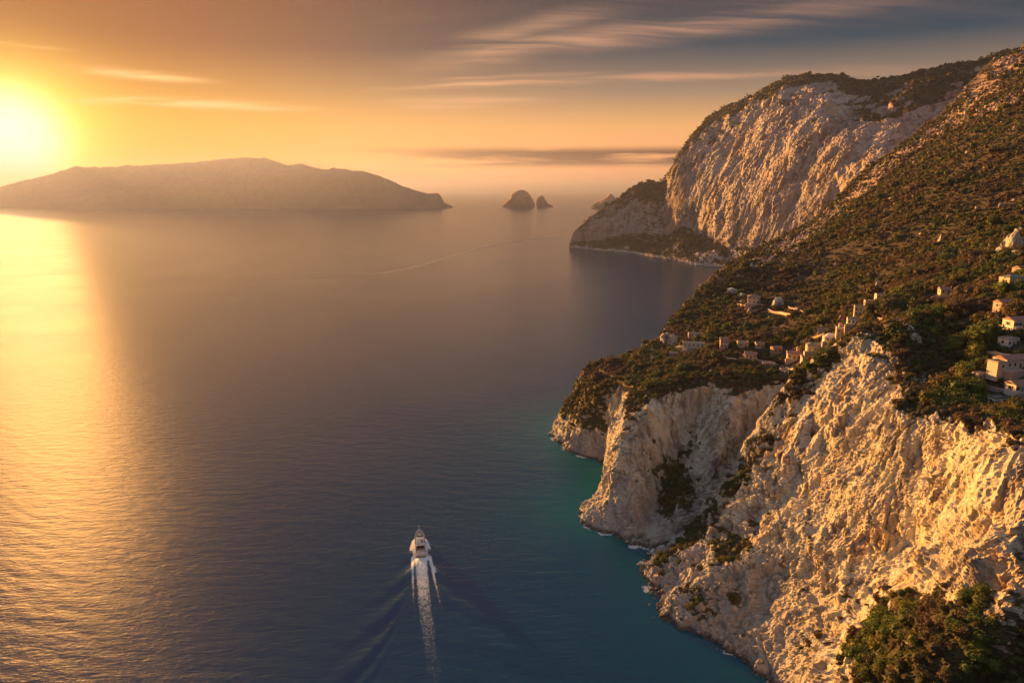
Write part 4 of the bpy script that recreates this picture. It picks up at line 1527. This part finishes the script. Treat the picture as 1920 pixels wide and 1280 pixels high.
def scatter_all():
    r = np.random.default_rng(5)
    cand = []
    # hillside and terraces
    x, y = UPP[:, 0], UPP[:, 1]
    rad = np.hypot(x, y)
    cell = 0.0016 * 0.0034 * rad**2
    s = 1.9 + 2.1 * smstep(rad, 250, 1000)
    prob = np.clip(cell / s**2, 0, 0.9)
    clump = 1.25 * fbm(UPP / 26.0, 4, 0.6, seed=90)
    clump2 = fbm(UPP / 70.0, 3, 0.6, seed=93)
    dens = 1.5 * np.clip(0.95 + 1.2 * clump + 0.8 * clump2 - 1.15 * np.clip(UPROCK - 0.45, 0, 1) * 1.5, 0.04, 1.3)
    sel = (r.random(len(UPP)) < prob * dens) & (UPSD < 3.0) & (UPP[:, 2] > 8)
    P = UPP[sel].copy()
    inner = UPSD[sel] < -2
    P[:, :2] += r.uniform(-1.25, 1.25, (len(P), 2)) * (cell[sel]**0.5)[:, None] * inner[:, None]
    P[:, 2] = np.where(inner, upland_height(P[:, 0], P[:, 1]) - 0.15, P[:, 2])
    near = 1 - smstep(P[:, 1], 330, 620)
    size = (1.2 + 1.0 * near * np.clip(0.6 + 1.4 * clump[sel], 0, 1.3)) * np.exp(r.normal(0, 0.42, len(P)))
    size *= (1.0 + 0.8 * smstep(P[:, 1], 400, 900)) * (1 + 0.5 * np.clip(clump[sel], -0.5, 0.8))
    ed = UPSD[sel] > -4
    size = np.where(ed, size * 0.7, size)
    cand.append((P, size))
    # scrub on the rock faces
    for G, Vg, k, hi in ((G1, V1, 0.12, 1.5), (G2, V2, 0.15, 1.5)):
        g = G.reshape(-1, 3)
        vv = Vg.ravel()
        area = np.linalg.norm(np.cross(np.gradient(G, axis=0), np.gradient(G, axis=1)), axis=2).ravel()
        cl = fbm(g / 9.0, 3, 0.6, seed=96)
        p = np.clip(area * smstep(vv + 0.45 * cl, 0.42, 0.75) * k * 1.1, 0, 0.9)
        m = (r.random(len(g)) < p) & (g[:, 2] > 4)
        P2 = g[m].copy()
        sz = (0.75 + 0.9 * vv[m]) * np.exp(r.normal(0, 0.35, len(P2)))
        wood = (P2[:, 1] < 212) & (P2[:, 2] < 82)
        sz = np.where(wood, sz * 1.25, sz)
        P2[:, 2] -= sz * 0.25
        cand.append((P2, sz))
    P = np.concatenate([c[0] for c in cand])
    sz = np.concatenate([c[1] for c in cand])
    keep = np.ones(len(P), dtype=bool)
    for (cx, cy, cr) in CLEAR:
        keep &= ((P[:, 0] - cx)**2 + (P[:, 1] - cy)**2) > (cr + sz * 0.5)**2
    P, sz = P[keep], sz[keep]
    u, v, dep, ok = in_view(P, 80)
    P, sz, u, v, dep = P[ok], sz[ok], u[ok], v[ok], dep[ok]
    inside = (u > 5) & (u < 1915) & (v > 5) & (v < 1275)
    # one that stands behind a cliff is not among the ones seen large
    app = np.where(inside, sz / dep, 0)
    order = np.argsort(-app)
    picked, idx = [], 0
    bvhs = CLIFF_BVH
    cam_p = Vector((0, 0, H))
    for i in order:
        q = Vector(P[i]) + Vector((0, 0, sz[i] * 0.7))
        dd = q - cam_p
        L = dd.length
        if any(b.ray_cast(cam_p, dd / L, L - sz[i] * 1.3)[0] is not None for b in bvhs):
            continue
        picked.append(i)
        if len(picked) >= 300:
            break
    trunk = MB().tube((0, 0, -1.2), (0.05, 0.02, 0.45), 0.07, 0.05, 7).tube((0.05, 0.02, 0.3), (0.35, 0.1, 0.7), 0.04, 0.02, 5).tube((0.05, 0.02, 0.3), (-0.25, 0.2, 0.7), 0.04, 0.02, 5).mesh('trunk', M_BARK, True)
    n_t = 0
    for k, i in enumerate(picked):
        x_, y_, z_ = P[i]
        low = (z_ < 86) and (y_ < 214)
        if low:
            if u[i] > 1815:
                lab, grp = 'yellow green tree in the lower right corner, right of the sharp rock edge', 'trees of the corner wood'
            elif v[i] > 1190:
                lab, grp = 'green tree at the lower front of the wood under the gold cliff', 'trees at the front of the lower wood'
            else:
                lab, grp = 'green tree at the upper tip of the wood under the gold cliff', 'trees at the tip of the lower wood'
        elif y_ < 330 and z_ > 88:
            if u[i] > 1775:
                lab, grp = 'dark green tree standing among the white houses at the right edge', 'trees among the right hand houses'
            elif v[i] > 700:
                lab, grp = 'dark green tree along the brink above the sunlit right part of the gold cliff', 'trees along the brink of the gold cliff'
            else:
                lab, grp = 'dark green tree in the dense grove right of the gold cliff summit', 'trees of the grove above the gold cliff'
        else:
            lab, grp = 'low olive green shrub clinging to the sunlit cliff face', 'shrubs growing on the cliff faces'
        sc = (sz[i] * 1.05, sz[i] * 1.05, sz[i] * r.uniform(0.85, 1.25))
        if k < 170 and 'tree' in lab:
            t = empty('tree', (x_, y_, z_), r.uniform(0, 6.28), label=lab, category='tree', group=grp)
            t.scale = sc
            c = link(bpy.data.objects.new('crown', NEAR_CROWNS[k % 5]), t)
            c.location = (0, 0, 0.12)
            link(bpy.data.objects.new('trunk', trunk), t)
        elif 'tree' in lab:
            t = link(bpy.data.objects.new('tree', MID_CROWNS[k % 5]), None, label=lab, category='tree', group=grp)
            t.location, t.scale, t.rotation_euler = (x_, y_, z_), sc, (0, 0, r.uniform(0, 6.28))
        else:
            t = link(bpy.data.objects.new('shrub', MID_CROWNS[k % 5]), None, label=lab, category='shrub', group=grp)
            t.location, t.scale, t.rotation_euler = (x_, y_, z_), sc, (0, 0, r.uniform(0, 6.28))
    rest = np.ones(len(P), dtype=bool)
    rest[picked] = False
    P, sz, dep = P[rest], sz[rest], dep[rest]
    h = sz * r.uniform(0.7, 1.25, len(sz))
    print('scatter', len(P))
    nm = dep < 520
    scatter_stuff('scrub', P[nm], np.stack([sz, sz, h], axis=1)[nm], MID_CROWNS, 'dense green and brown scrub over cliffs and terraces', 1)
    nm = ~nm
    scatter_stuff('hillside_scrub', P[nm], np.stack([sz, sz, h], axis=1)[nm], FAR_CROWNS, 'dark scrub covering the steep hillside', 2)
    # far mountain woods
    g = G4.reshape(-1, 3)
    vv = V4.ravel()
    area = np.linalg.norm(np.cross(np.gradient(G4, axis=0), np.gradient(G4, axis=1)), axis=2).ravel()
    p = np.clip(area / 75.0 * smstep(vv, 0.35, 0.75), 0, 0.9)
    m = (r.random(len(g)) < p) & (g[:, 2] > 8)
    P = g[m]
    sz = 4.2 * np.exp(r.normal(0, 0.3, len(P)))
    u, v, dep, ok = in_view(P, 20)
    P, sz = P[ok], sz[ok]
    print('far', len(P))
    scatter_stuff('distant_woods', P, np.stack([sz, sz, sz * r.uniform(0.6, 1.1, len(sz))], axis=1), FAR_CROWNS, 'dark woods on the foot and the cap of the far mountain', 3)


def grid_bvh(G):
    nu, nv = G.shape[:2]
    g = G[::2, ::2]
    f = grid_faces(g.shape[0], g.shape[1])
    return BVHTree.FromPolygons(g.reshape(-1, 3).tolist(), f.tolist())


CLIFF_BVH = [grid_bvh(G1), grid_bvh(G2), UPBVH]
scatter_all()

# ------------------------------------------------------------------ motor yacht and its wake
M_GEL = plain_material('white_gelcoat', (0.78, 0.76, 0.73), 0.3, 0.02, 0.5, 0.0, 0.5)
M_DECK = plain_material('teak_deck', (0.42, 0.31, 0.21), 0.7, 0.12, 2.0)
M_DARKGL = plain_material('tinted_glass', (0.012, 0.016, 0.02), 0.08, 0.02, 1.0, 0.0, 0.6)
M_CUSH = plain_material('cushion', (0.60, 0.54, 0.46), 0.85, 0.06)
M_NAVY = plain_material('antifouling', (0.03, 0.035, 0.06), 0.5, 0.1)
M_STEEL = plain_material('rail_steel', (0.6, 0.6, 0.6), 0.25, 0.05, 1.0, 0.9)


def sea_z(x, y):
    xa, ya = np.atleast_1d(np.asarray(x, float)), np.atleast_1d(np.asarray(y, float))
    return kelvin(xa, ya)


def hull_sections():
    # y along the boat (stern 0 .. bow L), half breadth at deck, half breadth at waterline, deck height
    L = 23.0
    out = []
    for k in range(25):
        t = k / 24
        y = t * L
        hb = 2.85 * (1 - max(0, (t - 0.58) / 0.42)**2.5) * (0.93 + 0.07 * min(1, t / 0.2))
        wl = 2.5 * (1 - max(0, (t - 0.35) / 0.62)**1.9) if t < 0.97 else 0.0
        out.append((y, max(hb, 0.03), max(wl, 0.0), 1.75 + 1.15 * t**2))
    return L, out


def yacht():
    L, sec = hull_sections()
    root = empty('motor_yacht', (BOAT.x - HEAD.x * 11.5, BOAT.y - HEAD.y * 11.5, 0.15), math.atan2(-HEAD.x, HEAD.y),
                 label='white motor yacht heading out to sea with foaming wake behind', category='yacht')
    root.rotation_euler = (R(1.6), 0, math.atan2(-HEAD.x, HEAD.y))
    root.scale = (0.94, 0.94, 0.94)
    V, F = [], []
    n = 7
    for (y, hb, wl, dk) in sec:
        prof = [(0, -0.9), (wl * 0.7, -0.55), (wl, 0.1), ((wl + hb) / 2 + 0.08, dk * 0.5), (hb, dk), (hb, dk + 0.55), (hb - 0.14, dk + 0.55)]
        V += [(-x, y, z) for x, z in reversed(prof)] + [(x, y, z) for x, z in prof[1:]]
    m = 2 * n - 1
    for i in range(len(sec) - 1):
        for j in range(m - 1):
            F.append((i * m + j, i * m + j + 1, (i + 1) * m + j + 1, (i + 1) * m + j))
    F.append(tuple(range(m))[::-1])
    MB().add(V, F).part('hull', M_GEL, root, smooth=False)
    # boot stripe at the waterline
    V, F = [], []
    for (y, hb, wl, dk) in sec:
        V += [(-wl - 0.04, y, -0.1), (-wl - 0.06 - 0.03 * hb, y, 0.28)]
    for i in range(len(sec) - 1):
        F.append((2 * i, 2 * i + 1, 2 * i + 3, 2 * i + 2))
    o = len(V)
    V += [(-x, y, z) for x, y, z in V]
    F += [tuple(reversed([q + o for q in f])) for f in F]
    MB().add(V, F).part('boot_stripe', M_NAVY, root)
    # deck
    V, F = [], []
    for (y, hb, wl, dk) in sec:
        V += [(-hb + 0.1, y, dk + 0.02), (hb - 0.1, y, dk + 0.02)]
    for i in range(len(sec) - 1):
        F.append((2 * i, 2 * i + 1, 2 * i + 3, 2 * i + 2))
    MB().add(V, F).part('deck', M_DECK, root)

    def slab(name, y0, y1, wb0, wb1, z0, z1, mat, rake=0.0, rake_b=0.0, par=root, inset=0.12):
        v = [(-wb0, y0, z0), (wb0, y0, z0), (wb1, y1, z0), (-wb1, y1, z0),
             (-wb0 + inset, y0 + rake_b, z1), (wb0 - inset, y0 + rake_b, z1), (wb1 - inset, y1 - rake, z1), (-wb1 + inset, y1 - rake, z1)]
        return MB().add(v, [(0, 3, 2, 1), (4, 5, 6, 7), (0, 1, 5, 4), (1, 2, 6, 5), (2, 3, 7, 6), (3, 0, 4, 7)]).part(name, mat, par)

    sup = slab('deckhouse', 5.2, 16.2, 2.15, 1.55, 1.8, 4.1, M_GEL, 2.0, 0.0)
    # side windows and windscreen, proud of the deckhouse
    for s in (-1, 1):
        v = [(s * 2.17, 6.2, 2.75), (s * 1.80, 13.8, 2.85), (s * 1.72, 13.2, 3.6), (s * 2.09, 6.4, 3.6)]
        v2 = [(a * 0.97, b, c) for a, b, c in v]
        MB().add(v + v2, [(0, 1, 2, 3), (4, 7, 6, 5), (0, 4, 5, 1), (1, 5, 6, 2), (2, 6, 7, 3), (3, 7, 4, 0)]).part('side_window', M_DARKGL, sup)
    v = [(-1.35, 15.95, 2.45), (1.35, 15.95, 2.45), (1.3, 14.55, 3.9), (-1.3, 14.55, 3.9)]
    MB().add(v + [(a, b + 0.10, c + 0.08) for a, b, c in v], [(0, 3, 2, 1), (4, 5, 6, 7), (0, 1, 5, 4), (1, 2, 6, 5), (2, 3, 7, 6), (3, 0, 4, 7)]).part('windscreen', M_DARKGL, sup)
    fly = slab('flybridge', 3.6, 13.6, 2.3, 1.55, 4.1, 4.35, M_GEL, 0.6)
    MB().box(-2.2, -2.05, 4.2, 11.5, 4.35, 4.95).box(2.05, 2.2, 4.2, 11.5, 4.35, 4.95).box(-2.04, 2.04, 11.4, 11.55, 4.35, 5.0).part('coaming', M_GEL, fly)
    MB().add([(-1.7, 11.6, 4.95), (1.7, 11.6, 4.95), (1.6, 11.2, 5.75), (-1.6, 11.2, 5.75), (-1.7, 11.7, 4.95), (1.7, 11.7, 4.95), (1.6, 11.3, 5.75), (-1.6, 11.3, 5.75)],
             [(0, 3, 2, 1), (4, 5, 6, 7), (0, 1, 5, 4), (1, 2, 6, 5), (2, 3, 7, 6), (3, 0, 4, 7)]).part('wind_deflector', M_DARKGL, fly)
    MB().box(-1.7, -0.5, 9.4, 10.4, 4.35, 5.0).part('helm_seat', M_CUSH, fly)
    MB().box(0.3, 1.7, 8.2, 10.2, 4.35, 4.85).part('helm_seat', M_CUSH, fly)
    MB().box(0.5, 1.3, 6.4, 7.4, 4.35, 5.0).part('console', M_NAVY, fly)
    MB().box(-1.8, 1.8, 4.3, 5.6, 4.35, 4.75).part('sun_pad', M_CUSH, fly)
    # radar arch with mast
    arch = MB().box(-2.1, -1.85, 6.9, 7.8, 4.35, 6.1).box(1.85, 2.1, 6.9, 7.8, 4.35, 6.1).box(-2.1, 2.1, 6.9, 7.8, 6.102, 6.3).part('radar_arch', M_GEL, root)
    MB().tube((-1.0, 7.35, 6.3), (-1.0, 7.35, 6.75), 0.42, 0.3, 14).part('radome', M_GEL, arch, smooth=False)
    MB().tube((0.9, 7.35, 6.3), (0.9, 7.35, 6.8), 0.3, 0.2, 12).part('radome', M_GEL, arch, smooth=False)
    MB().tube((-0.3, 12.4, 4.3), (-0.3, 12.6, 11.6), 0.13, 0.05, 8).part('mast', M_GEL, root)
    MB().tube((-1.3, 7.5, 6.3), (-1.5, 7.1, 9.8), 0.035, 0.02, 5).part('aerial', M_GEL, arch)
    # foredeck
    MB().box(-0.95, 0.95, 16.6, 18.6, 2.6, 2.95).part('bow_sun_pad', M_CUSH, root)
    MB().box(-0.35, 0.35, 19.6, 20.3, 2.6, 2.75).part('hatch', M_DARKGL, root)
    MB().tube((0, 21.2, 2.6), (0, 21.2, 3.1), 0.16, 0.2, 8).part('windlass', M_STEEL, root)
    for s in (-1, 1):
        m = MB()
        pts = [(s * (hb - 0.1), y, dk + 1.15) for (y, hb, wl, dk) in sec[10:]]
        for a, b in zip(pts[:-1], pts[1:]):
            m.tube(a, b, 0.03, None, 5)
        for (x, y, z) in pts[::2]:
            m.tube((x, y, z - 0.6), (x, y, z), 0.025, None, 5)
        m.part('bow_rail', M_STEEL, root)
    # aft cockpit: recess in shade under the flybridge, table, settee, platform
    MB().box(-2.0, 2.0, 5.12, 5.19, 1.82, 4.0).part('saloon_door', M_DARKGL, root)
    MB().box(-1.9, 1.9, 0.35, 1.35, 1.8, 2.45).part('settee', M_CUSH, root)
    MB().box(-0.7, 0.7, 2.0, 3.2, 2.35, 2.45).tube((0, 2.6, 1.8), (0, 2.6, 2.35), 0.1).part('table', M_DECK, root)
    MB().box(-2.3, 2.3, -1.5, -0.02, 0.35, 0.55).part('swim_platform', M_DECK, root)
    MB().box(-2.45, -2.25, 3.4, 5.2, 1.8, 4.1).box(2.25, 2.45, 3.4, 5.2, 1.8, 4.1).part('wing_panel', M_GEL, root)
    for s in (-1, 1):
        for k in range(3):
            MB().tube((s * 2.86, 8 + 2.6 * k, 1.3), (s * 2.93, 8 + 2.6 * k, 1.3), 0.22, 0.22, 10).part('porthole', M_DARKGL, root)
    return root


yacht()


def foam_material(name, col=(0.62, 0.66, 0.64), scale=0.9, gain=1.0, stretch=(1, 1, 1)):
    m, t, b = new_mat(name)
    geo = t.new('ShaderNodeNewGeometry')
    p = t.scaled(geo.outputs['Position'], stretch)
    n1 = t.noise(p, scale, 7, 0.78, 1.4)
    n2 = t.noise(p, scale * 3.1, 5, 0.7, 0.8)
    f = t.attr('foam')
    lace = t.math('SUBTRACT', 1.0, t.math('MULTIPLY', t.math('ABSOLUTE', t.math('SUBTRACT', n1, 0.5)), 7.0))
    lace = t.math('ADD', t.math('MULTIPLY', lace, 0.55), t.math('MULTIPLY', t.math('SUBTRACT', n2, 0.5), 1.2))
    a = t.maprange(t.math('ADD', lace, t.math('SUBTRACT', t.math('MULTIPLY', f, 2.7), 1.05)), 0.08, 0.55, 0.0, gain, True)
    a = t.math('MULTIPLY', a, t.maprange(f, 0.02, 0.14, 0, 1, True))
    b.inputs['Base Color'].default_value = tuple(col) + (1,)
    b.inputs['Roughness'].default_value = 0.8
    t.put(b.inputs['Alpha'], a)
    return m


M_FOAM = foam_material('foam', scale=0.5)


def wake():
    """foam lying on the water astern and along the hull"""
    ns, nr = 420, 150
    s = np.linspace(-14, 135, ns)                    # metres astern of the yacht's middle
    r = np.linspace(-16, 16, nr)
    Sg, Rg = np.meshgrid(s, r, indexing='ij')
    side = np.array([HEAD.y, -HEAD.x])
    bend = 0.0009 * np.maximum(Sg - 20, 0)**2 * 0.35
    q = Rg + bend
    x = BOAT.x - HEAD.x * Sg + side[0] * q
    y = BOAT.y - HEAD.y * Sg + side[1] * q
    P = np.stack([x.ravel(), y.ravel(), 0 * x.ravel()], axis=1)
    wob = 0.8 * pn(P / 5.0, 3).reshape(x.shape)
    a = Sg - 12.0
    aft = smstep(a, -0.5, 2.0)
    # churned centre
    cw = 3.0 + 0.016 * np.maximum(a, 0)
    mid = np.exp(-(np.abs(Rg + wob * 0.8) / (cw + 1.2))**3) * aft * (0.20 + 0.08 * np.exp(-np.maximum(a, 0) / 40.0))
    mid += np.exp(-((Rg) / 2.2)**4) * aft * np.exp(-np.maximum(a, 0) / 5.0) * 0.3
    # edges of the wash
    le = 4.2 + 0.020 * np.maximum(a, 0)
    edge = 0.5 * np.exp(-((Rg + le + wob * 0.25) / 0.9)**2) * smstep(a, -2, 2) * np.exp(-np.maximum(a, 0) / 42.0)
    re_ = 4.6 + 0.052 * np.maximum(a, 0)
    edge += 0.55 * np.exp(-((Rg - re_ + wob * 0.25) / 1.0)**2) * smstep(a, -2, 2) * np.exp(-np.maximum(a, 0) / 55.0)
    wash = 0.26 * smstep(-np.abs(Rg), -3.6, -2.4) * aft * np.exp(-np.maximum(a, 0) / 45.0)
    # bow wave curling off both sides of the hull
    hb = 2.3 * smstep(-Sg, -12, 11)
    k = Sg + 7.5
    bw = 2.2 + 0.24 * np.maximum(k, 0)
    bow = 0.6 * np.exp(-((np.abs(Rg) - bw) / (0.55 + 0.03 * np.maximum(k, 0)))**2) * smstep(k, -1.0, 3.0) * np.exp(-np.maximum(k - 8, 0) / 7.0)
    spray = 0.42 * smstep(np.abs(Rg), 2.0, 2.5) * smstep(-np.abs(Rg), -bw.max() if False else -6.0, -3.0) * smstep(k, 0, 4) * (1 - smstep(a, -1, 5))
    # crests of the spreading waves: foam that also paints in their pale highlights
    kel = kelvin(x.ravel(), y.ravel()).reshape(x.shape)
    print('kelvin', kel.max(), np.percentile(kel, [50, 90, 97, 99]))
    ex = 0.42 * smstep(kel, 0.05, 0.2) * smstep(np.abs(Rg), 4.5, 6.5) * np.exp(-np.maximum(a, 0) / 30.0)
    f = np.clip(mid + edge + wash + bow + spray + ex, 0, 1.2)
    f *= smstep(-np.abs(Rg), -16, -13.5) * smstep(-Sg, -135, -118)
    f *= smstep(Sg, -13.5, -9)
    z = kel + 0.10 + 0.22 * np.clip(f, 0, 1) * (0.6 + 0.8 * pn(P * 1.3, 5).reshape(x.shape))
    me = mesh_from_arrays('wake_foam', np.stack([x, y, z], axis=2).reshape(-1, 3), grid_faces(ns, nr), {'foam': f}, True, [M_FOAM])
    o = bpy.data.objects.new('wake_foam', me)
    link(o, kind='stuff', label='white foam trailing behind the yacht')


wake()


def far_wake():
    pix = [(1075, 443), (1045, 445), (1000, 449), (950, 456), (900, 466), (850, 480), (800, 495), (750, 507), (700, 514), (620, 520), (520, 526), (440, 528)]
    pts = np.array([S(u, v) for u, v in pix])
    c = catmull(pts, [12] * (len(pts) - 1))
    n = len(c)
    t = np.gradient(c, axis=0)
    t /= np.linalg.norm(t, axis=1)[:, None]
    nn = np.stack([-t[:, 1], t[:, 0], 0 * t[:, 0]], axis=1)
    w = np.linspace(-1, 1, 9)
    half = 9.0 + 6 * np.linspace(0, 1, n)
    G = c[:, None, :] + nn[:, None, :] * w[None, :, None] * half[:, None, None]
    G[:, :, 2] = 0.5
    f = np.exp(-(w[None, :] / 0.55)**2) * np.interp(np.linspace(0, 1, n), [0, 0.08, 0.3, 0.6, 1], [0.8, 0.95, 0.85, 0.62, 0.0])[:, None]
    m = foam_material('old_foam', (0.55, 0.50, 0.46), 0.06, 0.42)
    me = mesh_from_arrays('old_wake', G.reshape(-1, 3), grid_faces(n, 9), {'foam': f}, True, [m])
    o = bpy.data.objects.new('old_wake', me)
    link(o, kind='stuff', label='pale curved line of an old wake crossing the calm water')


far_wake()



# ------------------------------------------------------------------ haze
def build_haze():
    m = bpy.data.materials.new('air_haze')
    m.use_nodes = True
    t = m.node_tree
    t.nodes.clear()
    out = t.nodes.new('ShaderNodeOutputMaterial')
    pv = t.nodes.new('ShaderNodeVolumePrincipled')
    pv.inputs['Color'].default_value = (0.165, 0.20, 0.38, 1)
    pv.inputs['Density'].default_value = HAZE_DENSITY
    pv.inputs['Anisotropy'].default_value = 0.50
    t.links.new(pv.outputs[0], out.inputs['Volume'])
    s, lo, hi = 58000.0, -60.0, 640.0
    V = [(-s, -s, lo), (s, -s, lo), (s, s, lo), (-s, s, lo), (-s, -s, hi), (s, -s, hi), (s, s, hi), (-s, s, hi)]
    F = [(0, 3, 2, 1), (4, 5, 6, 7), (0, 1, 5, 4), (1, 2, 6, 5), (2, 3, 7, 6), (3, 0, 4, 7)]
    me = mesh_from_arrays('haze', V, F, None, False, [m])
    ob = bpy.data.objects.new('haze', me)
    link(ob, kind='stuff')


build_haze()
